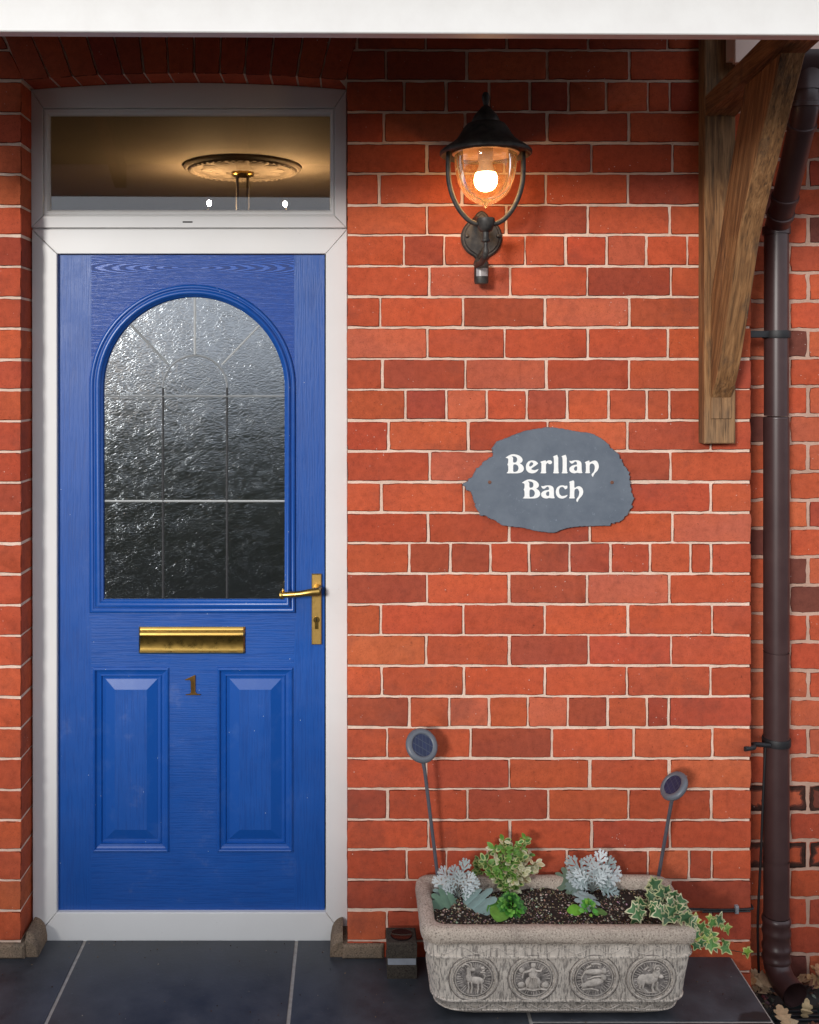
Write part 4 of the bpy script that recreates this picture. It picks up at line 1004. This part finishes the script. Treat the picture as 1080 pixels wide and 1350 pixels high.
for x, k in zip(MEDX, ('goat', 'figure', 'fish', 'ram')): relief(x, k)
# potting soil
soil = MB(); nx, ny = 90, 36; sx0_, sx1_, sy0, sy1 = PX0 + .046, PX1 - .046, -PD1 + .046, -PD0 - .046; SZl = .226
def soil_z(x, y): return SZl + .010 * mn.noise(Vector((x * 9, y * 9, 1))) + .004 * mn.noise(Vector((x * 60, y * 60, 4))) + .0025 * mn.noise(Vector((x * 180, y * 180, 8)))
ids = [[soil.V((sx0_ + (sx1_ - sx0_) * i / nx, sy0 + (sy1 - sy0) * j / ny, soil_z(sx0_ + (sx1_ - sx0_) * i / nx, sy0 + (sy1 - sy0) * j / ny))) for i in range(nx + 1)] for j in range(ny + 1)]
for j in range(ny):
    for i in range(nx): soil.F((ids[j][i], ids[j][i+1], ids[j+1][i+1], ids[j+1][i]))
tso = NT('potting soil'); sf = tso.noise(160, 5, .7)
SOILM = tso.pbr(tso.ramp(sf, [(.35, (.006, .004, .003)), (.6, (.035, .020, .013)), (.75, (.085, .05, .03))]), .95, tso.bump(sf, 1.0, .006))
tag(soil.build('potting_soil', SOILM, smooth=60), kind='stuff', label='dark potting soil filling the stone trough', cat='soil')
gb = MB()
def chip(mb_, c, r, col):
    mb_.cur = col; p = [Vector((R.uniform(.6, 1.2) * a, R.uniform(.6, 1.2) * b, R.uniform(.4, .9) * d)) * r for a, b, d in ((1,0,0),(-1,0,0),(0,1,0),(0,-1,0),(0,0,1),(0,0,-1))]
    q = Matrix.Rotation(R.uniform(0, 6), 3, 'Z') @ Matrix.Rotation(R.uniform(-.6, .6), 3, 'X')
    i = mb_.ring([c + q @ x for x in p])
    for f_ in ((0,2,4),(2,1,4),(1,3,4),(3,0,4),(2,0,5),(1,2,5),(3,1,5),(0,3,5)): mb_.F([i[k] for k in f_])
for _ in range(7000):
    x, y = R.uniform(sx0_, sx1_), R.uniform(sy0, sy1)
    dens = .35 + .9 * (mn.noise(Vector((x * 14, y * 14, 2))) + .25) + (.35 if y < sy0 + .06 else 0)
    if R.random() > dens: continue
    rr_ = R.random()
    c = (.42, .34, .25) if rr_ < .30 else (.20, .13, .08) if rr_ < .55 else (.05, .028, .016) if rr_ < .9 else (.60, .53, .44)
    chip(gb, Vector((x, y, soil_z(x, y) + .001)), R.uniform(.0012, .0032) * (1.5 if rr_ > .96 else 1), tuple(v * R.uniform(.7, 1.2) for v in c))
GRM = m_leaf('grit', .9, .2, .3)
tag(gb.build('grit', GRM, smooth=0), kind='stuff', label='pale grit and bark chips scattered over the soil in the trough', cat='grit')

# ------------------------------------------------------------------ plants
def place_leaf(mb_, outline, base, d, nrm, L_, curl=.3, cup=.15, col=(.1, .2, .1), col2=None, margin=.72, ww=1.0, rndc=.12):
    """outline in unit leaf space (u across, v along 0..1)"""
    d = d.normalized(); sd_ = d.cross(nrm).normalized(); nr = sd_.cross(d).normalized()
    q = R.uniform(1 - rndc, 1 + rndc); col = tuple(c * q for c in col)
    def M(u, v): return base + (d * v + sd_ * (u * ww) + nr * (-curl * v * v + cup * u * u * 2)) * L_
    n = len(outline)
    if col2:
        cu = sum(p[0] for p in outline) / n; cv_ = sum(p[1] for p in outline) / n
        a = mb_.ring([M(u, v) for u, v in outline]); b = mb_.ring([M(cu + (u - cu) * margin, cv_ + (v - cv_) * margin) + nr * .0004 for u, v in outline])
        mb_.cur = tuple(c * q for c in col2); mb_.bridge(a, b)
        mb_.cur = col
        for t in tessellate_polygon([[Vector((u, v, 0)) for u, v in outline]]): mb_.F([b[i] for i in t])
    else:
        mb_.cur = col; a = mb_.ring([M(u, v) for u, v in outline])
        for t in tessellate_polygon([[Vector((u, v, 0)) for u, v in outline]]): mb_.F([a[i] for i in t])
def sym(h): return h + [(-u, v) for u, v in h[::-1] if abs(u) > 1e-6]
OVAL = sym([(0, 0), (.14, .12), (.24, .32), (.26, .52), (.20, .75), (.09, .93), (0, 1)])
def lacy():
    h = [(.012, 0), (.022, .18)]
    for v0, ln, th in ((.24, .26, .30), (.42, .36, .55), (.60, .34, .80), (.77, .24, 1.05)):
        dx_, dy_ = cos(th), sin(th); nx_, ny_ = -dy_, dx_; w_ = .042
        P_ = lambda a, b: (.02 + dx_ * a * ln + nx_ * b, v0 + dy_ * a * ln + ny_ * b)
        h += [P_(0, -w_), P_(.50, -w_ * .8), P_(.66, -w_ * 2.0), P_(.82, -w_ * 1.9), P_(.74, -w_ * .8), P_(1.0, -w_ * 1.1), P_(1.03, w_ * .6), P_(.78, w_ * .9), P_(.82, w_ * 1.9), P_(.66, w_ * 2.0), P_(.52, w_ * .9), P_(.02, w_)]
    h += [(.028, .88), (.085, .93), (.07, .99), (.03, .96), (0, 1.02)]
    return sym(h)
MILLER = smooth_poly(lacy(), 1)
MILLER2 = smooth_poly(sym([(0,0),(.04,.12),(.16,.10),(.26,.18),(.30,.28),(.14,.30),(.34,.36),(.42,.46),(.40,.56),(.18,.50),(.34,.64),(.36,.76),(.28,.80),(.14,.68),(.20,.84),(.14,.94),(.07,.86),(0,1)]), 1)
IVY = sym([(0, 0), (.12, -.10), (.38, -.12), (.34, .10), (.55, .28), (.60, .36), (.34, .42), (.20, .52), (.14, .78), (0, 1)])
LEAF = m_leaf('leaf'); FELT = m_leaf('felted leaf', .9, .1, .5)
def dirv(az, el): return Vector((cos(az) * cos(el), sin(az) * cos(el), sin(el)))
def miller(c, spread, n, label, hgt=1.0):
    t = thing('dusty_miller', tuple(c), label, 'plant', 'silver leaved plants in the trough')
    m = MB(); s = MB(); s.cur = (.30, .34, .32)
    for i in range(n):
        u = (i + .5) / n; low = i < 2
        ring_ = i % 3
        an = rad(-12 + 204 * ((i * .618) % 1.0)) if not low else rad(-10 if i else 190)
        d = Vector((cos(an), R.uniform(-.5, .25), sin(an))).normalized()
        L_ = (.066, .052, .040)[ring_] * R.uniform(.9, 1.1) * spread
        b = c + Vector((d.x * .010, (-.006, -.012, -.020)[ring_] * 1.0, .010 + (.020, .014, .006)[ring_] * hgt + .012 * max(0, d.z)))
        col = (.22, .30, .27) if low else R.choice([(.46, .52, .52), (.60, .65, .65), (.34, .41, .40), (.52, .57, .57)])
        nrm = Vector((R.uniform(-.3, .3), -1, R.uniform(.2, .9) if not low else 1.0))
        s.tube([c + Vector((0, 0, -.004)), c * .5 + b * .5, b + d * L_ * .12], .0010, 5)
        place_leaf(m, MILLER2 if low else MILLER, b, d, nrm, L_, R.uniform(-.1, .5), R.uniform(0, .5), col, ww=R.uniform(.85, 1.1), rndc=.12)
    m.build('foliage', FELT, t, smooth=60); s.build('stem', FELT, t)
    return t
def soilp(px, py):
    """point of the soil surface seen at a photo pixel"""
    f_ = (EYE - SZl) / ((py - VY) * K / D); return Vector(((px - VX) * K / D * f_, f_ - D, SZl))
miller(soilp(603, 1184), 1.0, 15, 'left silver lobed dusty miller plant beside the solar light stem', .9)
miller(soilp(780, 1176), 1.1, 21, 'right silver lobed dusty miller plant, fuller, near the trough middle', 1.2)
# big lower leaf lying in front of the left one
def extra(o_name, base, tip, nrm, outl, mat, col, L_=None, col2=None, ww=1.0, parent=None):
    m = MB(); d = tip - base; place_leaf(m, outl, base, d, nrm, d.length, .15, .2, col, col2, ww=ww); return m.build(o_name, mat, parent, smooth=60)
dm = [o for o in COL.objects if o.name.startswith('dusty_miller')]
b0 = soilp(612, 1186) + Vector((0, 0, .012)); extra('broad_leaf', b0, soilp(643, 1212) + Vector((0, 0, .008)), Vector((0, -1, .8)), MILLER2, FELT, (.20, .29, .27), ww=1.35, parent=dm[0])
extra('broad_leaf', soilp(604, 1190) + Vector((0, 0, .012)), soilp(566, 1201) + Vector((0, 0, .012)), Vector((0, -1, .9)), MILLER2, FELT, (.13, .22, .15), ww=.9, parent=dm[0])
extra('broad_leaf', soilp(775, 1176) + Vector((0, 0, .014)), soilp(727, 1168) + Vector((0, 0, .030)), Vector((0, -1, .9)), MILLER2, FELT, (.16, .23, .16), ww=.9, parent=dm[1])
extra('broad_leaf', soilp(775, 1186) + Vector((0, 0, .022)), soilp(772, 1204) + Vector((0, 0, .012)), Vector((0, -1, .9)), MILLER2, FELT, (.36, .44, .43), ww=1.2, parent=dm[1])
extra('broad_leaf', soilp(790, 1180) + Vector((0, 0, .020)), soilp(816, 1186) + Vector((0, 0, .016)), Vector((0, -1, .9)), MILLER, FELT, (.30, .38, .38), ww=1.2, parent=dm[1])

def euonymus(c):
    t = thing('variegated_shrub', tuple(c), 'small upright shrub with green and cream variegated leaves at the back of the trough', 'plant')
    m, s = MB(), MB(); s.cur = (.20, .22, .06)
    tips = [(-.010, .135), (.012, .120), (-.030, .112), (.036, .145), (.045, .100), (-.052, .088), (.020, .090), (.058, .082), (-.018, .080), (0, .1), (.03, .07), (.05, .06), (-.04, .06), (.026, .110)]
    for i, (tx, tz) in enumerate(tips):
        tip = c + Vector((tx * 1.25, R.uniform(-.028, .025), tz * 1.0)); mid = c + Vector((tx * .45, 0, tz * .5))
        pth = catmull([c, mid, tip], 8); s.tube(pth, [.0018] * len(pth), 5)
        right = tx > .015
        for k in range(3, len(pth)):
            for w_ in range(3 if k < len(pth) - 2 else 4):
                az = R.uniform(0, 2 * pi); el = R.uniform(-.3, .9); d = dirv(az, el)
                creamy = (right and tz < .11 and R.random() < .75) or R.random() < .16
                if creamy: cc, c2 = ((.50, .48, .27), (.62, .60, .40)) if R.random() < .7 else ((.42, .33, .17), (.55, .48, .3))
                else:
                    cc, c2 = ((.055, .16, .028), (.36, .42, .15)) if R.random() < .5 else ((.10, .24, .03), (.15, .30, .05))
                place_leaf(m, OVAL, pth[k] + d * .002, d, Vector((R.uniform(-.4, .4), -.8, .8)), R.uniform(.016, .026), .2, .5, cc, c2, .62, 1.05, .25)
    m.build('foliage', LEAF, t, smooth=60); s.build('stem', LEAF, t)
euonymus(soilp(671, 1178))
sp2 = soilp(630, 1166)
m = MB(); s = MB(); s.cur = (.2, .25, .06); t = thing('variegated_sprig', tuple(sp2), 'little variegated sprig between the left silver plant and the shrub', 'plant')
pth = catmull([sp2, sp2 + Vector((.002, 0, .035)), sp2 + Vector((.003, -.004, .068))], 8); s.tube(pth, .0015, 5)
for k in range(2, len(pth)):
    for _ in range(4):
        d = dirv(R.uniform(0, 6.3), R.uniform(-.2, .9)); place_leaf(m, OVAL, pth[k], d, Vector((0, -.8, .8)), R.uniform(.015, .023), .2, .4, (.07, .19, .03), (.33, .40, .14), .62, 1.1, .25)
m.build('foliage', LEAF, t, smooth=60); s.build('stem', LEAF, t)
def clump(c, n, rad_, label, tones, nm, hh=1.0):
    t = thing(nm, tuple(c), label, 'plant'); m = MB()
    for i in range(n):
        u = (i + .5) / n; az = i * 2.39996; el = rad(5 + 75 * u)
        d = dirv(az, el * .8); b = c + Vector((cos(az), sin(az), 0)) * rad_ * (1 - u) * .75 + Vector((0, 0, .004 + .030 * sin(u * pi / 2) * hh))
        place_leaf(m, OVAL, b, d, Vector((R.uniform(-.7, .7), -.9, R.uniform(.2, 1.2))), R.uniform(.009, .015) * (1.3 - .4 * u), .4, .3, R.choice(tones), ww=1.5, rndc=.35)
    m.build('foliage', LEAF, t, smooth=60); return t
pr1 = clump(soilp(673, 1200), 190, .040, 'dense bright green leafy clump at the front of the trough left of centre', [(.05, .22, .02), (.08, .30, .03), (.02, .10, .015), (.03, .13, .02), (.16, .40, .06)], 'leafy_clump')
extra('broad_leaf', soilp(662, 1200) + Vector((0, 0, .012)), soilp(656, 1216) + Vector((0, 0, .010)), Vector((0, -.6, 1)), OVAL, LEAF, (.14, .33, .05), ww=1.7, parent=pr1)
extra('broad_leaf', soilp(660, 1198) + Vector((0, 0, .016)), soilp(643, 1206) + Vector((0, 0, .012)), Vector((0, -.6, 1)), OVAL, LEAF, (.08, .25, .03), ww=1.2, parent=pr1)
pr2 = clump(soilp(776, 1206), 26, .016, 'small bright green seedling at the front of the trough right of centre', [(.07, .28, .03), (.12, .36, .04), (.20, .40, .05)], 'seedling', .9)
extra('broad_leaf', soilp(768, 1203) + Vector((0, 0, .006)), soilp(748, 1204) + Vector((0, 0, .010)), Vector((0, -.6, 1)), OVAL, LEAF, (.14, .38, .03), ww=1.5, parent=pr2)
extra('broad_leaf', soilp(782, 1202) + Vector((0, 0, .008)), soilp(802, 1208) + Vector((0, 0, .006)), Vector((0, -.6, 1)), OVAL, LEAF, (.09, .18, .04), ww=.8, parent=pr2)
# ivy
ic = soilp(868, 1168)
ivy = thing('ivy', tuple(ic), 'variegated ivy trailing over the right end of the trough', 'plant')
m, s = MB(), MB(); s.cur = (.10, .06, .03)
def lift(p, h): return p + Vector((0, 0, h))
iv_paths = [
 [soilp(866, 1176), W(850, 1190, .20), W(842, 1196, .235), W(838, 1206, .25)],
 [soilp(866, 1172), W(872, 1180, .19), W(888, 1200, .26), W(905, 1215, .29), W(925, 1224, .27), W(938, 1238, .24), W(948, 1246, .22)],
 [soilp(866, 1172), W(858, 1172, .17), W(868, 1168, .15), W(880, 1180, .17), W(900, 1195, .2)],
 [W(905, 1215, .29), W(918, 1236, .30), W(930, 1246, .28)],
 [W(925, 1224, .27), W(945, 1212, .22), W(957, 1222, .18)],
 [soilp(860, 1178), W(860, 1190, .235), W(878, 1204, .28), W(896, 1206, .31)]]
for pi_, ps in enumerate(iv_paths):
    pth = catmull(ps, 6); s.tube(pth, .0013, 5)
    for k in range(1, len(pth)):
        rightness = (pth[k].x - .80) / .22
        for w_ in range(1 if R.random() < .86 else 0):
            d = Vector((R.uniform(-1, 1), R.uniform(-.5, .1), R.uniform(-1, .55))); L_ = R.uniform(.024, .037) * (1 - .15 * max(0, rightness))
            if rightness > .3 and R.random() < .65: cc, c2 = R.choice([((.20, .34, .06), (.50, .52, .16)), ((.32, .42, .08), (.55, .55, .18)), ((.10, .24, .06), (.52, .52, .22))])
            else: cc, c2 = R.choice([((.055, .16, .055), (.55, .53, .30)), ((.08, .20, .07), (.60, .58, .36)), ((.045, .12, .045), (.42, .44, .22))])
            place_leaf(m, IVY, pth[k] + Vector((R.uniform(-.014, .014), R.uniform(-.012, .004), R.uniform(-.006, .012))), d, Vector((R.uniform(-.4, .4), -1, R.uniform(.2, .9))), L_, .2, .25, cc, c2, .76, 1.05, .15)
tw = catmull([W(948, 1246, .22), W(962, 1252, .15), W(980, 1256, .08), W(985, 1260, .06)], 6); s.tube(tw, .0011, 5)
place_leaf(m, IVY, W(984, 1250, .06), Vector((.2, 0, -1)), Vector((0, -1, .3)), .036, .2, .2, (.25, .42, .06), (.55, .6, .2), .7, .8)
m.build('foliage', LEAF, ivy, smooth=60); s.build('stem', LEAF, ivy)

# ------------------------------------------------------------------ solar stake lights
GREYP = m_plain('grey moulded plastic', (.115, .125, .145), .42, (.10, .11, .13), 20, .05)
tp_ = NT('solar cells')
cc = tp_.n('ShaderNodeTexBrick', {'Vector': tp_.co(), 'Color1': (.012, .018, .05), 'Color2': (.016, .024, .07), 'Mortar': (.05, .06, .09), 'Scale': 60.0, 'Mortar Size': .03, 'Brick Width': .6, 'Row Height': .6}, offset=0.0).outputs[0]
SOLAR = tp_.pbr(cc, .38, Specular_IOR_Level=.35)
def solar(px, py, d, base, ax, label, r=.047):
    c = W(px, py, d); t = thing('solar_light', tuple(base), label, 'garden light', 'solar stake lights pushed into the trough')
    ax = Vector(ax).normalized(); h = MB()
    h.lathe(tuple(c), [(0, -.010), (r * .7, -.0095), (r * .93, -.006), (r, 0), (r * .97, .005), (r * .88, .0085), (r * .74, .0095), (r * .66, .0085), (r * .64, .0065), (0, .0065)], 44, ax)
    h.build('lamp_head', GREYP, t, smooth=60, fixn=True)
    p = MB(); prev = None; q = Vector((0, 0, 1)).rotation_difference(ax)
    rg = p.ring([c + q @ Vector((r * .64 * cos(2*pi*k/40), r * .64 * sin(2*pi*k/40), .0072)) for k in range(40)]); p.F(rg)
    pb = p.build('solar_panel', SOLAR, t, smooth=0)
    s_ = MB(); st0 = c - Vector((0, 0, r * .70 * (1 if abs(ax.z) < .5 else .6))) + Vector(((base.x - c.x) * .08, .004, 0))
    s_.tube([st0 + Vector((0, 0, .012)), st0 - Vector((0, 0, .012)), st0 * .9 + base * .1, base], [.0075, .0062, .0050, .0048], 12)
    s_.build('stake', m_plain('grey stake', (.10, .10, .12), .5), t, smooth=60)
solar(556, 983, .09, soilp(579, 1166) + Vector((0, .0, -.01)), (.35, -1, .60), 'left solar stake light, its round head turned to the camera', .0465)
solar(889, 1036.5, .11, soilp(866, 1164) + Vector((0, 0, -.01)), (-.72, -.24, .70), 'right solar stake light, shorter, its round head tipped up', .0435)

# ------------------------------------------------------------------ block light on the step
bx0, bx1 = (510 - VX) * S(.10), (550 - VX) * S(.10)
blk = thing('block_light', ((bx0 + bx1) / 2, -.06, 0), 'small dark stone cube light with a pale band beside the trough', 'garden light')
GRA = m_stone_rim('dark granular stone', (.075, .062, .05), (.05, .042, .035))
hb_ = .098; bm_ = MB()
for (z0, z1, i_, mt) in ((0, .037, 0, GRA), (.0555, hb_, 0, GRA)):
    q = MB(); 
    pts = lambda e_: [(bx0 + e_, -.105 + e_), (bx1 - e_, -.105 + e_), (bx1 - e_, -.024 - e_), (bx0 + e_, -.024 - e_)]
    r0 = q.ring([(x, y, z0) for x, y in pts(.001)]); r1 = q.ring([(x, y, z1 - .003) for x, y in pts(0)]); r2 = q.ring([(x, y, z1) for x, y in pts(.003)])
    q.bridge(r0, r1); q.bridge(r1, r2); q.F(r2); q.F(r0); q.build('stone_block', [GRA], blk, fixn=True)
q = MB(); q.box(bx0 + .003, bx1 - .003, -.102, -.027, .036, .057); q.build('light_band', m_plain('frosted plastic band', (.30, .32, .36), .35), blk)
q = MB(); cc_ = ((bx0 + bx1) / 2, -.0645, hb_); q.lathe(cc_, [(0, .0012), (.026, .0012), (.028, .0025), (.030, .0020), (.0305, 0)], 32); q.build('lens', m_plain('dark lens', (.008, .007, .008), .12), blk, fixn=True)

cr_ = MB()
for _ in range(170):
    x = R.uniform(-1.1, 1.05); y = R.uniform(-.42, .07) if R.random() < .5 else R.uniform(.02, .083)
    if y > -.01 and not (XJL + .06 < x < XJR - .06): y = R.uniform(-.40, -.03)
    chip(cr_, Vector((x, y, .001)), R.uniform(.0010, .0028), R.choice([(.05, .03, .02), (.20, .14, .09), (.30, .26, .22), (.12, .05, .03)]))
tag(cr_.build('crumbs', GRM, smooth=0), kind='stuff', label='tiny crumbs of dirt and leaf scattered over the slate step', cat='crumbs')
# ------------------------------------------------------------------ drain and fallen leaves
GZ = -.19
gr_ = thing('drain_cover', (1.30, .0, GZ), 'round black plastic drain grating half buried in dry leaves', 'drain')
dc = Vector((1.285, -.035, GZ)); q = MB()
q.lathe(tuple(dc), [(.115, .0), (.115, .010), (.110, .014), (.104, .013), (.102, .004), (0, .004)], 44); q.build('grate', m_plain('black plastic drain', (.012, .018, .018), .4), gr_)
for i in range(-4, 5):
    q = MB(); hw2 = sqrt(max(0, .094 ** 2 - (i * .02) ** 2)); q.box(dc.x - hw2, dc.x + hw2, dc.y + i * .02 - .004, dc.y + i * .02 + .004, GZ + .004, GZ + .012, .001); q.build('grate_bar', RUBBER, gr_, fixn=True)
gg = MB()
for _ in range(900):
    x, y = R.uniform(XS + .005, 1.75), R.uniform(-.45, YR - .01)
    if (x - dc.x) ** 2 + (y - dc.y) ** 2 < .118 ** 2: continue
    chip(gg, Vector((x, y, GZ + .003)), R.uniform(.004, .011), tuple(v * R.uniform(.6, 1.3) for v in R.choice([(.20, .15, .11), (.13, .09, .07), (.30, .25, .20), (.25, .10, .07)])))
tag(gg.build('gravel', GRM, smooth=0), kind='stuff', label='loose gravel and crumbs on the ground beside the step', cat='gravel')
OAKL = sym([(0, 0), (.05, .12), (.16, .18), (.20, .27), (.11, .32), (.24, .42), (.31, .54), (.18, .57), (.27, .70), (.25, .80), (.14, .80), (.12, .93), (0, 1)])
DRY = m_leaf('dry leaf', .7, .3, .6)
TON = [(.42, .24, .11), (.30, .13, .06), (.50, .34, .19), (.22, .085, .045), (.55, .40, .24), (.36, .17, .08)]
DNAME = ['tan', 'dark brown', 'pale buff', 'russet', 'straw coloured', 'mid brown']
for i in range(64):
    a = R.uniform(0, 2 * pi)
    if i < 26: x, y = R.uniform(1.15, 1.55), R.uniform(.05, YR - .02)
    elif i < 50: x, y = R.uniform(1.10, 1.26), R.uniform(-.16, .12)
    else: x, y = R.uniform(1.30, 1.62), R.uniform(-.16, .12)
    if abs(x - PX - .01) < .085 and -.04 < y < .17: x += .13 if x > PX else -.11
    z = GZ + .012 + R.uniform(0, .045); k = R.randrange(6)
    m = MB(); d = Vector((cos(a), sin(a), R.uniform(-.25, .55))); L_ = R.uniform(.045, .085)
    place_leaf(m, OAKL, Vector((0, 0, 0)), d, Vector((R.uniform(-.6, .6), R.uniform(-.9, .2), 1)), L_, R.uniform(-.5, .8), R.uniform(-1.5, 2.2), TON[k], ww=R.uniform(.9, 1.3))
    o = m.build('dry_leaf', DRY, smooth=60); o.location = (x, y, z)
    tag(o, 'curled dry brown oak leaf lying by the drain', 'leaf', 'dry leaves round the drain')
m = MB(); place_leaf(m, OAKL, Vector((0, 0, 0)), Vector((.35, -.25, 1)), Vector((.3, -1, .5)), .055, .4, .6, (.52, .38, .20), ww=1.2)
o = m.build('dry_leaf', DRY, smooth=60); o.location = (PX + .030, .012, GZ + .006); tag(o, 'large pale oak leaf standing in the mouth of the drainpipe', 'leaf', 'dry leaves round the drain')

# ------------------------------------------------------------------ added hedge behind the camera (seen only as a reflection, sized to shade the lower wall)
hm = MB(); HG = m_leaf('hedge leaf', .6, .3, .3)
nx, nz = 160, 24
def hp_(u, v):
    x = -9 + 18 * u; return Vector((x, -5.4 - .3 * mn.noise(Vector((x * 1.5, v * 3, 0))) - .12 * mn.noise(Vector((x * 7, v * 9, 3))), GZ + (1.73 + .10 * mn.noise(Vector((x * 1.1, 7, 1)))) * v))
ids = [[hm.V(hp_(i / nx, j / nz)) for i in range(nx + 1)] for j in range(nz + 1)]
hm.cur = (.035, .05, .02)
for j in range(nz):
    for i in range(nx): hm.F((ids[j][i], ids[j][i+1], ids[j+1][i+1], ids[j+1][i]))
top2 = [hm.V(hp_(i / nx, 1) + Vector((0, -.8, .02))) for i in range(nx + 1)]; bot2 = [hm.V(hp_(i / nx, 0) + Vector((0, -.8, 0))) for i in range(nx + 1)]
for i in range(nx): hm.F((ids[nz][i], ids[nz][i+1], top2[i+1], top2[i])); hm.F((top2[i], top2[i+1], bot2[i+1], bot2[i]))
tag(hm.build('hedge', HG, smooth=0), 'added dark hedge behind the camera, shading the lower wall and mirrored in the door glass', 'hedge')
